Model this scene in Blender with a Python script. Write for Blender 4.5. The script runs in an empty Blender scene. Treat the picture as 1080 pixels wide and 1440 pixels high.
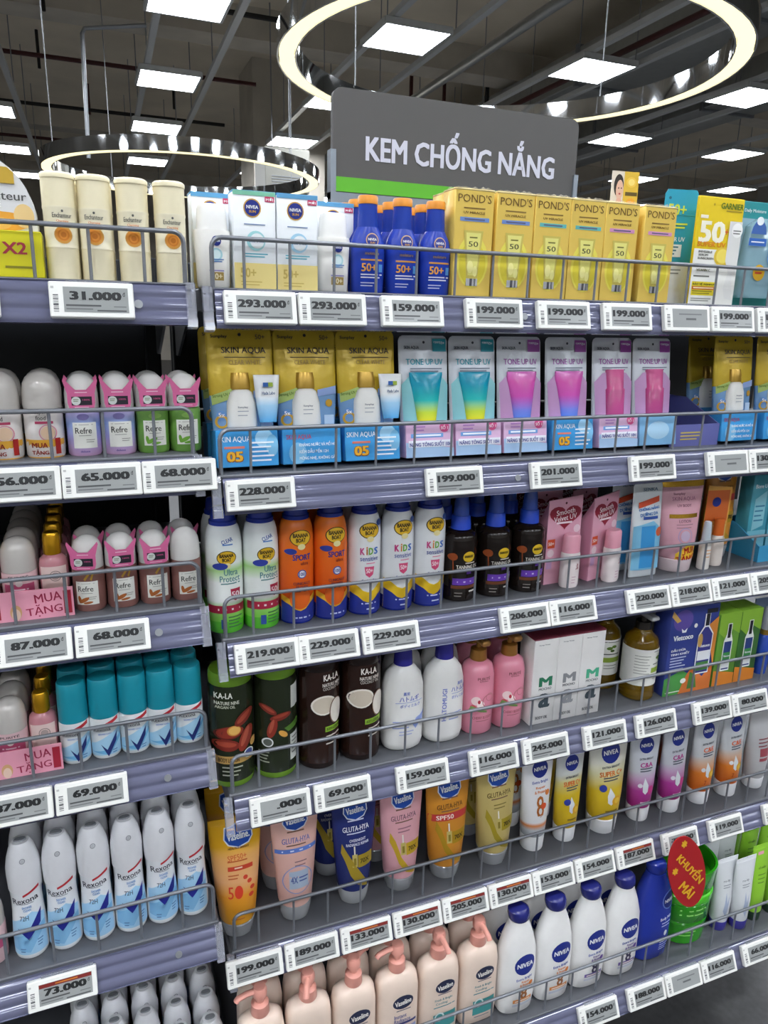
import bpy, bmesh, math, random
from mathutils import Vector, Matrix
random.seed(7)
SC = bpy.context.scene
COL = SC.collection
PI = math.pi

# ------------------------------------------------------------------ camera
F_PX, YAW, PITCH, ROLL = 1035.1, 0.38160, -0.26042, 0.02244
CAM = Vector((0.0, -0.8875, 1.517))
cd = bpy.data.cameras.new('camera'); cam = bpy.data.objects.new('camera', cd); COL.objects.link(cam)
fw = Vector((math.sin(YAW)*math.cos(PITCH), math.cos(YAW)*math.cos(PITCH), math.sin(PITCH)))
r0 = Vector((math.cos(YAW), -math.sin(YAW), 0)); u0 = r0.cross(fw)
rt = r0*math.cos(ROLL) + u0*math.sin(ROLL); up = rt.cross(fw)
mw = Matrix((rt, up, -fw)).transposed().to_4x4(); mw.translation = CAM
cam.matrix_world = mw
cd.sensor_fit = 'VERTICAL'; cd.sensor_height = 36.0; cd.lens = 36.0*F_PX/1440.0
cd.clip_start = 0.02; cd.clip_end = 100
SC.camera = cam
# ------------------------------------------------------------------ world, exposure
w = bpy.data.worlds.new('hall_ambience'); SC.world = w; w.use_nodes = True
w.node_tree.nodes['Background'].inputs[0].default_value = (0.9, 0.95, 1.0, 1)
w.node_tree.nodes['Background'].inputs[1].default_value = 0.05
SC.view_settings.view_transform = 'Standard'; SC.view_settings.look = 'None'
SC.view_settings.exposure = 0.22; SC.view_settings.gamma = 1.0; SC.view_settings.use_curve_mapping = False
PANEL_LIGHT = 26.0       # radiance of the ceiling panels
RING_LIGHT = 1.15

# ------------------------------------------------------------------ materials
_M = {}
def lin(c):
    if isinstance(c, str):
        c = c.lstrip('#'); c = tuple(int(c[i:i+2], 16) for i in (0, 2, 4))
    return tuple(((v/255)/12.92 if v/255 <= 0.04045 else ((v/255+0.055)/1.055)**2.4) for v in c)
def mat(col, rough=0.4, metal=0.0, alpha=1.0, trans=0.0, emit=0.0, grain=0.05, scale=40, coat=0.0, ior=1.45, grad=None, bump=0.0):
    key = (str(col), rough, metal, alpha, trans, emit, grain, scale, coat, ior, str(grad), bump)
    if key in _M: return _M[key]
    m = bpy.data.materials.new('m_' + str(len(_M))); m.use_nodes = True
    nt = m.node_tree; b = nt.nodes['Principled BSDF']; _M[key] = m
    rgb = lin(col)
    b.inputs['Roughness'].default_value = rough; b.inputs['Metallic'].default_value = metal
    b.inputs['Alpha'].default_value = alpha; b.inputs['Transmission Weight'].default_value = trans
    b.inputs['Coat Weight'].default_value = coat; b.inputs['IOR'].default_value = ior
    tc = nt.nodes.new('ShaderNodeTexCoord')
    src = None
    if grad:                                   # printed colour blend along the height of the thing
        sp = nt.nodes.new('ShaderNodeSeparateXYZ'); nt.links.new(tc.outputs['Generated'], sp.inputs[0])
        rp = nt.nodes.new('ShaderNodeValToRGB'); nt.links.new(sp.outputs['Z'], rp.inputs[0])
        el = rp.color_ramp.elements
        while len(el) > 1: el.remove(el[-1])
        for i, (p, c) in enumerate(grad):
            e = el[0] if i == 0 else el.new(p)
            e.position = p; e.color = (*lin(c), 1)
        src = rp.outputs[0]
    if grain > 0:
        n = nt.nodes.new('ShaderNodeTexNoise'); n.inputs['Scale'].default_value = scale; n.inputs['Detail'].default_value = 3
        nt.links.new(tc.outputs['Object'], n.inputs['Vector'])
        r = nt.nodes.new('ShaderNodeMapRange'); r.inputs['To Min'].default_value = 1-grain; r.inputs['To Max'].default_value = 1+grain
        nt.links.new(n.outputs['Fac'], r.inputs['Value'])
        mx = nt.nodes.new('ShaderNodeMix'); mx.data_type = 'RGBA'; mx.blend_type = 'MULTIPLY'; mx.inputs['Factor'].default_value = 1.0
        if src: nt.links.new(src, mx.inputs['A'])
        else: mx.inputs['A'].default_value = (*rgb, 1)
        nt.links.new(r.outputs[0], mx.inputs['B']); src = mx.outputs['Result']
        if bump > 0:
            bp = nt.nodes.new('ShaderNodeBump'); bp.inputs['Strength'].default_value = bump; bp.inputs['Distance'].default_value = 0.002
            nt.links.new(n.outputs['Fac'], bp.inputs['Height']); nt.links.new(bp.outputs[0], b.inputs['Normal'])
    if src: nt.links.new(src, b.inputs['Base Color'])
    else: b.inputs['Base Color'].default_value = (*rgb, 1)
    if emit > 0:
        b.inputs['Emission Color'].default_value = (*rgb, 1); b.inputs['Emission Strength'].default_value = emit
    return m
def ink(c): return mat(c, 0.38, grain=0.0)
FOIL = {'gold_ink': mat('#b9902f', 0.25, 0.75, grain=0.03), 'silver_ink': mat('#d4d6da', 0.2, 0.85, grain=0.03)}
def inkm(c): return FOIL.get(c) or ink(c)

# ------------------------------------------------------------------ mesh helpers
class G:
    def __init__(s): s.V = []; s.F = []; s.I = []; s.mats = []
    def mi(s, m):
        if m not in s.mats: s.mats.append(m)
        return s.mats.index(m)
    def add(s, vs, fs, m):
        b = len(s.V); i = s.mi(m); s.V += [tuple(v) for v in vs]
        for f in fs: s.F.append(tuple(b+k for k in f)); s.I.append(i)
        return s
    def box(s, x0, x1, y0, y1, z0, z1, m):
        v = [(x, y, z) for z in (z0, z1) for y in (y0, y1) for x in (x0, x1)]
        return s.add(v, [(0,2,3,1),(4,5,7,6),(0,1,5,4),(2,6,7,3),(0,4,6,2),(1,3,7,5)], m)
    def cbox(s, x0, x1, y0, y1, z0, z1, m, c=0.001):
        bm = bmesh.new(); bmesh.ops.create_cube(bm, size=1)
        for v in bm.verts:
            v.co = ((x0+x1)/2+v.co.x*(x1-x0), (y0+y1)/2+v.co.y*(y1-y0), (z0+z1)/2+v.co.z*(z1-z0))
        bmesh.ops.bevel(bm, geom=list(bm.edges), offset=c, segments=1, affect='EDGES', profile=0.5)
        bm.verts.index_update()
        s.add([v.co[:] for v in bm.verts], [[v.index for v in f.verts] for f in bm.faces], m); bm.free()
        return s
    def loft(s, secs, m, n=28, cb=True, ct=True):
        vs = []; fs = []
        for sec in secs:
            z, rx, ry, p = sec[:4]; ox = sec[4] if len(sec) > 4 else 0; oy = sec[5] if len(sec) > 5 else 0
            for k in range(n):
                a = 2*PI*k/n; c, d = math.cos(a), math.sin(a)
                vs.append((ox+rx*math.copysign(abs(c)**(2/p), c), oy+ry*math.copysign(abs(d)**(2/p), d), z))
        for j in range(len(secs)-1):
            for k in range(n):
                a, b = j*n+k, j*n+(k+1) % n
                fs.append((a, b, b+n, a+n))
        if cb: fs.append(tuple(range(n-1, -1, -1)))
        if ct: fs.append(tuple(range((len(secs)-1)*n, len(secs)*n)))
        return s.add(vs, fs, m)
    def tube(s, pts, r, m, n=8, closed=False):
        P = [Vector(p) for p in pts]; N = len(P); vs = []; fs = []; ref = None
        for i in range(N):
            if closed: t = P[(i+1) % N]-P[i-1]
            else: t = P[min(i+1, N-1)]-P[max(i-1, 0)]
            t.normalize()
            if ref is None: ref = Vector((0, 0, 1)) if abs(t.z) < 0.9 else Vector((0, 1, 0))
            a = t.cross(ref).normalized(); b = a.cross(t).normalized(); ref = b
            for k in range(n):
                q = 2*PI*k/n; vs.append(P[i]+a*r*math.cos(q)+b*r*math.sin(q))
        for i in range(N if closed else N-1):
            for k in range(n):
                a0 = i*n+k; b0 = i*n+(k+1) % n; c0 = ((i+1) % N)*n
                fs.append((a0, b0, c0+(k+1) % n, c0+k))
        if not closed: fs += [tuple(range(n-1, -1, -1)), tuple(range((N-1)*n, N*n))]
        return s.add(vs, fs, m)
    def prism(s, pts, y0, y1, m):          # outline in x,z (counter-clockwise seen from -y), extruded along y
        n = len(pts); v = [(x, y0, z) for x, z in pts]+[(x, y1, z) for x, z in pts]
        f = [tuple(range(n)), tuple(range(2*n-1, n-1, -1))]+[(k, k+n, (k+1) % n+n, (k+1) % n) for k in range(n)]
        return s.add(v, f, m)
    def xprism(s, prof, x0, x1, m):        # profile in y,z extruded along x
        n = len(prof); v = [(x0, y, z) for y, z in prof]+[(x1, y, z) for y, z in prof]
        f = [tuple(range(n-1, -1, -1)), tuple(range(n, 2*n))]+[(k, (k+1) % n, (k+1) % n+n, k+n) for k in range(n)]
        return s.add(v, f, m)
    def build(s, name, parent=None, loc=None, rot=None, smooth=45, fix=True):
        me = bpy.data.meshes.new(name); me.from_pydata(s.V, [], s.F)
        for m in s.mats: me.materials.append(m)
        me.polygons.foreach_set('material_index', s.I)
        if fix:
            bm = bmesh.new(); bm.from_mesh(me); bmesh.ops.recalc_face_normals(bm, faces=bm.faces); bm.to_mesh(me); bm.free()
        if smooth:
            me.polygons.foreach_set('use_smooth', [True]*len(me.polygons)); me.set_sharp_from_angle(angle=math.radians(smooth))
        me.update()
        return link(name, me, parent, loc, rot)
def link(name, me, parent=None, loc=None, rot=None):
    o = bpy.data.objects.new(name, me); COL.objects.link(o)
    if parent: o.parent = parent
    if loc: o.location = loc
    if rot: o.rotation_euler = rot
    return o
def tag(o, label, cat, group=None):
    o['label'] = label; o['category'] = cat
    if group: o['group'] = group
    return o
def struct(o): o['kind'] = 'structure'; return o
def thing(name, label, cat, loc, rot=(0, 0, 0), group=None):
    e = bpy.data.objects.new(name, None); COL.objects.link(e); e.empty_display_size = 0.02
    e.location = loc; e.rotation_euler = rot
    return tag(e, label, cat, group)
def dup(root, name, loc, rot, label, group=None):
    r = root.copy(); r.name = name; COL.objects.link(r); r.location = loc; r.rotation_euler = rot; r['label'] = label
    if group: r['group'] = group
    elif 'group' in r: del r['group']
    for ch in root.children:
        c = ch.copy(); COL.objects.link(c); c.parent = r
        for g in ch.children:
            d = g.copy(); COL.objects.link(d); d.parent = c
    return r
ROW = {'y': 0.0, 'scale': False}     # how far the shelf being filled stands proud of or behind the others
class Proto:
    """one kind of product: built at its first place, copied with its parts afterwards"""
    def __init__(s, name, cat, fn): s.name, s.cat, s.fn, s.root = name, cat, fn, None
    def put(s, x, y, z, label, rz=0, group=None, ry=0, rx=0):
        if ROW['scale']: x *= (y+ROW['y']+.8875)/(y+.8875)
        y += ROW['y']
        rot = (math.radians(rx), math.radians(ry), math.radians(rz))
        if s.root is None:
            s.root = thing(s.name, label, s.cat, (x, y, z), rot, group); s.fn(s.root); return s.root
        return dup(s.root, s.name, (x, y, z), rot, label, group)

# ------------------------------------------------------------------ flat print: shapes and lettering laid on a front surface
_T = {}
def text2d(s, bold):
    k = (s, bold)
    if k not in _T:
        c = bpy.data.curves.new('t', 'FONT'); c.body = s; c.resolution_u = 2; c.offset = 0
        o = bpy.data.objects.new('t', c); me = o.to_mesh()
        v = [(p.co.x, p.co.y) for p in me.vertices]; f = [tuple(p.vertices) for p in me.polygons]
        e = bold; n = len(v)
        if e > 0:                                # heavier letters: strokes widened sideways
            v0, f0 = v, f; v, f = [], []
            for i, (dx, dy) in enumerate(((-e, -e/2), (e, -e/2), (-e, e/2), (e, e/2), (0, 0)) if e > .02 else ((-e, 0), (e, 0))):
                v += [(x+dx, y+dy) for x, y in v0]; f += [tuple(k+i*n for k in q) for q in f0]
        o.to_mesh_clear(); bpy.data.objects.remove(o); bpy.data.curves.remove(c)
        xs = [p[0] for p in v]; ys = [p[1] for p in v]
        a, b, c0, d = min(xs), max(xs), min(ys), max(ys)
        _T[k] = ([((x-(a+b)/2)/(b-a), (y-(c0+d)/2)/max(d-c0, 1e-6)) for x, y in v], f, n)
    return _T[k]
def poly2d(pts, maxlen):
    bm = bmesh.new(); vs = [bm.verts.new((x, z, 0)) for x, z in pts]; f = bm.faces.new(vs)
    bmesh.ops.triangulate(bm, faces=[f])
    for _ in range(4):
        e = [e for e in bm.edges if e.calc_length() > maxlen]
        if not e: break
        bmesh.ops.subdivide_edges(bm, edges=e, cuts=1); bmesh.ops.triangulate(bm, faces=[f for f in bm.faces if len(f.verts) > 3])
    bm.verts.index_update(); r = [(v.co.x, v.co.y) for v in bm.verts], [[v.index for v in f.verts] for f in bm.faces]
    bm.free(); return r
def decals(root, hw, h, surf, items, flat=False, z0=0.0, step=0.00022, xr=0.96, lift=0.0002):
    """items in design units: x -1..1 over the width, z 0..1 over the height"""
    gp, gl = 1, 2; boxes = []; done = []
    if flat: xr = 99
    big = 9 if flat else 0.2*hw
    for it in items:
        k = it[0]; out = []
        if k == 'R':
            x0, a, x1, b, col = it[1:6]; nx = 1 if flat else max(1, int((x1-x0)/0.14)); nz = 1 if flat else max(1, int((b-a)*h/0.012))
            v = [((x0+(x1-x0)*i/nx)*hw, (a+(b-a)*j/nz)*h) for j in range(nz+1) for i in range(nx+1)]
            f = [(j*(nx+1)+i, j*(nx+1)+i+1, (j+1)*(nx+1)+i+1, (j+1)*(nx+1)+i) for j in range(nz) for i in range(nx)]
            out.append((v, f, col, gp))
        elif k in 'COE':
            ro = 0
            if k == 'E': cx, cz, rx, rz, ro, col = it[1:7]; rx *= hw; rz *= hw; ro = math.radians(ro)     # leaning ellipse
            elif k == 'C': cx, cz, r, col = it[1:5]; rx = r*hw; rz = rx
            else: cx, cz, rx, rz, col = it[1:6]; rx *= hw; rz *= h
            n = 20; v = [(cx*hw, cz*h)]; c, d = math.cos(ro), math.sin(ro)
            for q in (0.5, 1.0):
                for i in range(n):
                    ex, ez = rx*q*math.cos(2*PI*i/n), rz*q*math.sin(2*PI*i/n); v.append((cx*hw+ex*c-ez*d, cz*h+ex*d+ez*c))
            f = [(0, 1+i, 1+(i+1) % n) for i in range(n)]+[(1+i, 1+n+i, 1+n+(i+1) % n, 1+(i+1) % n) for i in range(n)]
            out.append((v, f, col, gp))
        elif k == 'Q':
            cx, cz, r, t, col = it[1:6]; r *= hw; n = 24
            v = [(cx*hw+r*q*math.cos(2*PI*i/n), cz*h+r*q*math.sin(2*PI*i/n)) for q in (1-t, 1) for i in range(n)]
            out.append((v, [(i, n+i, n+(i+1) % n, (i+1) % n) for i in range(n)], col, gp))
        elif k == 'P':
            v, f = poly2d([(x*hw, z*h) for x, z in it[1]], max(big, 0.002)); out.append((v, f, it[2], gp))
        elif k == 'T':
            s, cx, cz, tw, th, col = it[1:7]; rot = math.radians(it[7]) if len(it) > 7 else 0; bold = (it[8] if len(it) > 8 else 0.012)+0.012
            v, f, n1 = text2d(s, bold); c, d = math.cos(rot), math.sin(rot)
            v = [(x*tw*hw, y*th*h) for x, y in v]
            out.append(([(cx*hw+x*c-y*d, cz*h+x*d+y*c) for x, y in v], f, col, (gl, n1)))
        elif k == 'L':                       # lines of print too small to read
            x0, a, x1, n, dz, th, col = it[1:8]
            for i in range(n):
                xe = x1-(x1-x0)*(0.0 if i % 3 == 0 else 0.12*(i % 3)); zz = a-i*dz; m = 1 if flat else 3
                v = [((x0+(xe-x0)*q/m)*hw, (zz+e*th)*h) for e in (0, 1) for q in range(m+1)]
                out.append((v, [(q, q+1, q+m+2, q+m+1) for q in range(m)], col, gp))
        for v, f, col, g in out:
            bb = (min(p[0] for p in v), max(p[0] for p in v), min(p[1] for p in v), max(p[1] for p in v))
            lay = 1
            for (q, l) in boxes:
                if q[0] < bb[1] and bb[0] < q[1] and q[2] < bb[3] and bb[2] < q[3]: lay = max(lay, l+1)
            boxes.append((bb, lay))
            e = lift+step*lay
            vv = []
            for i, (x, z) in enumerate(v):       # stroke copies sit a hair apart
                x = max(-xr*hw, min(xr*hw, x)); y0 = surf(x, z+z0); k_ = 1.0
                if not flat: k_ = min(4.0, math.sqrt(1+((surf(x*.985, z+z0)-y0)/max(1e-6, abs(x)*.015))**2))      # stand off along the normal
                vv.append((x, y0-e*k_-(0.00005*(i//g[1]) if g != gp else 0), z+z0))
            done.append([bb, vv, f, inkm(col), 'print' if g == gp else 'lettering'])
    for nm in ('print', 'lettering'):            # neighbouring print is one part, print far from it another
        todo = [d for d in done if d[4] == nm]
        while todo:
            cl = [todo.pop(0)]; grew = True
            while grew:
                grew = False
                for d in todo[:]:
                    if any(max(0, d[0][0]-c[0][1], c[0][0]-d[0][1])+max(0, d[0][2]-c[0][3], c[0][2]-d[0][3]) < 0.014 for c in cl): cl.append(d); todo.remove(d); grew = True
            g = G()
            for d in cl: g.add(d[1], d[2], d[3])
            g.build(nm, root, fix=False, smooth=0 if flat or nm == 'lettering' else 60)
def surf_of(secs):
    def f(x, z):
        z = max(secs[0][0], min(secs[-1][0], z))
        for a, b in zip(secs, secs[1:]):
            if a[0] <= z <= b[0] and b[0] > a[0]:
                t = (z-a[0])/(b[0]-a[0]); rx, ry, p = (a[i]*(1-t)+b[i]*t for i in (1, 2, 3))
                oy = (a[5] if len(a) > 5 else 0)*(1-t)+(b[5] if len(b) > 5 else 0)*t
                return oy-ry*max(0.0, 1-min(1, abs(x)/rx)**p)**(1/p)
        return -secs[0][2]
    return f
def flat_surf(y): return lambda x, z: y
def bottle(name, cat, w, h, parts, items, ref=None, z0=0.0, hh=None):
    """parts: (part name, material, sections (z, rx, ry, p) as fractions of h, w/2, w/2)"""
    def fn(root):
        allsec = []; main = None
        for pn, m, secs in parts:
            S = [(z*h, a*w/2, b*w/2, p) for z, a, b, p in secs]
            o = G().loft(S, m).build(pn, root)
            if ref is None or pn in ref:
                allsec += S
                if main is None or pn == 'body': main = o
        allsec.sort(key=lambda q: q[0])
        decals(main, w/2, h, surf_of(allsec), items)
    return Proto(name, cat, fn)
def carton(name, cat, w, d, h, m, items, extra=None, top=None):
    def fn(root):
        o = G().cbox(-w/2, w/2, -d/2, d/2, 0, h, m, 0.0008).build('carton', root)
        if top: G().cbox(-w/2-0.0002, w/2+0.0002, -d/2-0.0002, d/2+0.0002, h-0.002, h+0.0005, top, 0.0004).build('top_flap', root)
        decals(o, w/2, h, flat_surf(-d/2), items, flat=True)
        if extra: extra(root)
    return Proto(name, cat, fn)
ORD = ['first', 'second', 'third', 'fourth', 'fifth', 'sixth', 'seventh', 'eighth', 'ninth', 'tenth']

# ================================================================== the hall
m_conc = mat('#ded3bf', 0.9, grain=0.2, scale=1.3, bump=0.3)
m_conc2 = mat('#c2bbae', 0.9, grain=0.25, scale=2.5, bump=0.3)
m_wall = mat('#b9b7b2', 0.8, grain=0.1, scale=1.5)
m_floor = mat('#404041', 0.4, grain=0.45, scale=60)
m_dark = mat('#15171c', 0.5, grain=0.2, scale=15)
m_steel = mat('#8f9296', 0.4, 0.5, grain=0.08, scale=30)
m_galv = mat('#a9acab', 0.35, 0.7, grain=0.15, scale=9)
m_redpipe = mat('#4a201f', 0.5, grain=0.1)
m_blackpipe = mat('#1f1d1c', 0.6, grain=0.1)
m_chrome = mat('#d9dbdd', 0.05, 1.0, grain=0.02)
m_white = mat('#f0f0ee', 0.4, grain=0.02)
X0, X1, Y0, Y1, HC = -7.0, 17.0, -7.0, 24.0, 5.1
struct(G().box(X0, X1, Y0, Y1, -0.1, 0, m_floor).build('floor', smooth=0))
struct(G().box(X0, X1, Y0, Y1, HC, HC+0.1, m_conc).build('ceiling', smooth=0))
struct(G().box(X0-0.1, X0, Y0, Y1, 0, HC, m_wall).build('wall_left', smooth=0))
struct(G().box(X1, X1+0.1, Y0, Y1, 0, HC, m_wall).build('wall_right', smooth=0))
struct(G().box(X0, X1, Y1, Y1+0.1, 0, HC, m_conc2).build('wall_back', smooth=0))
struct(G().box(X0, X1, Y0-0.1, Y0, 0, HC, m_wall).build('wall_front', smooth=0))
for yb in (3.2, 9.2, 15.2, 21.2):
    struct(G().box(X0, X1, yb, yb+0.45, HC-0.35, HC, m_conc2).build('beam', smooth=0))
struct(G().box(2.55, 3.65, 11.0, 12.0, 0, HC, m_conc2).build('column', smooth=0))

# ---- ceiling panel lights in rows, each pair of rails carries a row
m_lit = mat('#f3f8ff', 0.5, emit=PANEL_LIGHT, grain=0)
m_frame = mat('#c9cbcb', 0.4, 0.2, grain=0.03)
ZP = 3.9
def panel_fn(root):
    g = G(); a = 0.31
    for s in (-1, 1):
        g.box(-a, a, s*a-0.012, s*a+0.012, -0.002, 0.05, m_frame); g.box(s*a-0.012, s*a+0.012, -a, a, -0.002, 0.05, m_frame)
    g.box(-a, a, -a, a, 0.045, 0.055, m_frame)
    g.build('frame', root, smooth=0)
    G().box(-0.298, 0.298, -0.298, 0.298, 0.0, 0.012, m_lit).build('diffuser', root, smooth=0)
panel = Proto('ceiling_light', 'light', panel_fn)
GX = [-4.93, -2.97, -1.0, 0.97, 2.86, 4.86, 6.92, 8.95, 11.2]
GY = [-5.2, -3.0, -0.8, 1.45, 3.7, 5.98, 8.2, 10.45, 12.95, 15.4]
def colx(i, y): return GX[i]+0.03*max(0, y-6)*(1 if i > 2 else 0.5)
names = {3: 'row over the cream bottles', 4: 'row beside the concrete column', 5: 'row over the end of the hanging sign', 6: 'row past the big ring light', 7: 'outer row above the yellow card', 8: 'outermost row of panels', 2: 'row beyond the white bottle pack'}
for i in range(len(GX)):
    for j, y in enumerate(GY):
        if GX[i] > 7.5 and y < 1: continue
        if i < 2 and y > 6: continue
        where = names.get(i)
        if where and j >= 5: lab = f'square white ceiling panel light, {ORD[j-5]} in the {where}'
        else: lab = f'square white ceiling panel light over the shopping aisle, line {ORD[i]}, {ORD[j]} along'
        panel.put(colx(i, y), y, ZP, lab, group='square ceiling panel lights')
def rail_fn(root):
    for s in (-1, 1):
        g = G(); x = s*0.33
        g.box(x-0.03, x+0.03, -6, 17, 0.0, 0.05, m_frame)
        g.build('rail', root, smooth=0)
    for y in range(-5, 17, 2):
        for s in (-1, 1): G().tube([(s*0.33, y+0.9, 0.05), (s*0.33, y+0.9, HC-ZP-0.062)], 0.006, m_steel, 6).build('hanger_rod', root)
railp = Proto('lighting_rail', 'rail', rail_fn)
for i in range(len(GX)):
    x = colx(i, 6)
    railp.put(x, 0, ZP+0.058, f'pair of grey steel rails carrying the panel lights, {ORD[i]} run across the hall', rz=-1.2 if i > 2 else -0.6, group='lighting rails')
# ---- pipes and ducts under the slab
for k, y in enumerate((8.1, 10.55, 13.1, 15.7)):
    tag(G().tube([(-6.9, y, 4.62), (2.5, y, 4.62)], 0.028, m_redpipe if k % 2 else m_blackpipe).build('ceiling_pipe'), f'thin dark {"red" if k % 2 else "black"} pipe crossing under the slab, {ORD[k]} away', 'pipe', 'crossing pipes')
tag(G().tube([(3.86, -6.9, 4.2), (4.4, 23.9, 4.2)], 0.05, m_galv, 14).build('galvanised_pipe'), 'thick galvanised steel pipe running above the grey sign', 'pipe')
tag(G().tube([(5.02, -6.9, 4.12), (5.5, 23.9, 4.12)], 0.03, m_redpipe, 10).build('sprinkler_pipe'), 'dark red sprinkler pipe beside the lighting rail', 'pipe')
for k, (x, y) in enumerate(((5.72, 9.7), (5.6, 10.9), (4.9, 10.6), (1.6, 12.5), (0.35, 13.5), (-0.3, 11.2), (-0.15, 9.0))):
    m = m_redpipe if k in (1, 2, 4) else m_blackpipe
    tag(G().tube([(x, y, 3.0 if k < 3 else 4.64), (x, y, HC)], 0.03 if k < 3 else 0.02, m).build('drop_pipe'), f'{"dark red" if k in (1,2,4) else "black"} vertical pipe dropping from the slab, {ORD[k]} of the scattered drops', 'pipe', 'vertical drop pipes')
def duct_fn(root):
    for k in range(8):
        y = -3+k*2.4
        G().cbox(-0.42, 0.42, y, y+2.37, 0, 0.4, m_galv, 0.01).build('duct_section', root, smooth=0)
    for k in range(9):
        y = -3+k*2.4
        G().box(-0.45, 0.45, y-0.03, y+0.01, -0.03, 0.43, m_steel).build('flange', root, smooth=0)
    for k in range(4): G().tube([(-0.47, -2+k*4, -0.04), (-0.47, -2+k*4, HC-4.3)], 0.008, m_steel, 6).build('hanger_rod', root)
    for k in range(4): G().tube([(0.47, -2+k*4, -0.04), (0.47, -2+k*4, HC-4.3)], 0.008, m_steel, 6).build('hanger_rod', root)
dp = Proto('ventilation_duct', 'duct', duct_fn)
dp.put(6.05, 1.0, 4.3, 'galvanised ventilation duct inside the view of the big ring light', rz=-1.5, group='ventilation ducts')
dp.put(8.05, 1.0, 4.25, 'galvanised ventilation duct further out beyond the ring light', rz=-1.5, group='ventilation ducts')
t = thing('air_conditioner', 'white boxy air conditioning unit hung beside the concrete column', 'air conditioner', (2.47, 9.0, 2.97))
G().cbox(-0.28, 0.28, -0.3, 0.3, 0, 0.5, mat('#8f8e86', 0.5), 0.01).build('casing', t, smooth=0)
g = G()
for k in range(4): g.box(-0.2, 0.2, -0.306, -0.3, 0.08+k*0.03, 0.09+k*0.03, m_steel)
g.build('vent_grille', t, smooth=0)
for s in (-1, 1): G().tube([(s*0.12, 0, 0.5), (s*0.12, 0, HC-2.97)], 0.008, m_steel, 6).build('hanger_rod', t)
tag(G().tube([(0.73, 7.0, 4.02), (0.24, 7.0, 3.93), (0.2, 7.0, 3.92), (0.178, 7.0, 3.88), (0.155, 7.0, 2.86)], 0.018, m_steel).build('cable_conduit'), 'bent grey cable conduit dropping down to the small ring light', 'conduit')
# ---- ring lights
m_ring = mat('#fff3c4', 0.5, emit=RING_LIGHT, grain=0)
def ring(x, y, z, r, label, hang):
    t = thing('ring_light', label, 'light', (x, y, z))
    n = 72; hb = 0.1; wd = 0.07
    def band(r_in, r_out, z0, z1, m, nm):
        g = G(); vs = []; fs = []
        for k in range(n):
            c, s = math.cos(2*PI*k/n), math.sin(2*PI*k/n)
            vs += [(r_in*c, r_in*s, z0), (r_out*c, r_out*s, z0), (r_out*c, r_out*s, z1), (r_in*c, r_in*s, z1)]
        for k in range(n):
            a, b = 4*k, 4*((k+1) % n)
            for q in range(4): fs.append((a+q, b+q, b+(q+1) % 4, a+(q+1) % 4))
        g.add(vs, fs, m).build(nm, t, smooth=40)
    band(r-wd/2-0.012, r-wd/2-0.004, -0.004, hb, m_chrome, 'inner_band')
    band(r+wd/2+0.004, r+wd/2+0.012, -0.004, hb, m_chrome, 'outer_band')
    band(r-wd/2-0.004, r+wd/2+0.004, hb-0.01, hb, m_chrome, 'top_plate')
    band(r-wd/2, r+wd/2, 0.0, 0.02, m_ring, 'diffuser')
    for a in hang: G().tube([(r*math.cos(a), r*math.sin(a), hb), (r*math.cos(a), r*math.sin(a), HC-z)], 0.004, m_steel, 6).build('suspension_cable', t)
ring(0.93, 6.3, 2.65, 1.125, 'small far chrome hoop ring light above the cream bottles', (0.35, 2.1, 3.5, 5.4))
ring(2.06, 2.74, 2.72, 1.09, 'large near chrome hoop ring light behind the grey sign', (0.5, 2.0, 2.75, 4.95))

# ================================================================== the shelving
TW, TH = 0.0855, 0.038
#        bay: row -> (z of the tag tops, tilt of the rail in degrees, shelf surface above the tag tops)
RAILS = {('R', 1): (1.5419, 13.3, .003), ('R', 2): (1.3205, 15.2, .003), ('R', 3): (1.0982, 20.8, .003), ('R', 4): (.8703, 18.8, .003), ('R', 5): (.5745, 22.4, .001), ('R', 6): (.312, 25, .0),
         ('L', 1): (1.5452, 13.3, .003), ('L', 2): (1.3468, 15.2, .003), ('L', 3): (1.1515, 20.8, .003), ('L', 4): (.943, 18.8, .003), ('L', 5): (.657, 22.4, .003), ('L', 6): (.262, 24, .003)}
PROUD = {('R', 2): -.011, ('R', 4): -.012, ('R', 5): .02, ('R', 6): -.045}      # y of the rail
SPAN = {'R': (0.137, 1.47), 'L': (-1.2, 0.118)}
DEPTH = 0.43
m_plate = mat('#606267', 0.45, 0.2, grain=0.06, scale=25)
m_rail = mat('#6a6c86', 0.16, 0.15, grain=0.08, scale=14, coat=0.8)
m_clear = mat('#dfe2ee', 0.06, trans=0.75, grain=0.0, ior=1.3)
m_black = mat('#101217', 0.55, grain=0.2)
m_wire = mat('#7d8087', 0.35, 0.4, grain=0.05)
m_panel = mat('#14171d', 0.5, grain=0.25, scale=8)
side = {'R': 'sunscreen and lotion bay', 'L': 'deodorant bay'}
LEV = {1: 'top', 2: 'second', 3: 'third', 4: 'fourth', 5: 'fifth', 6: 'lowest'}
def SZ(b, r): return RAILS[(b, r)][0]+RAILS[(b, r)][2]
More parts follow.
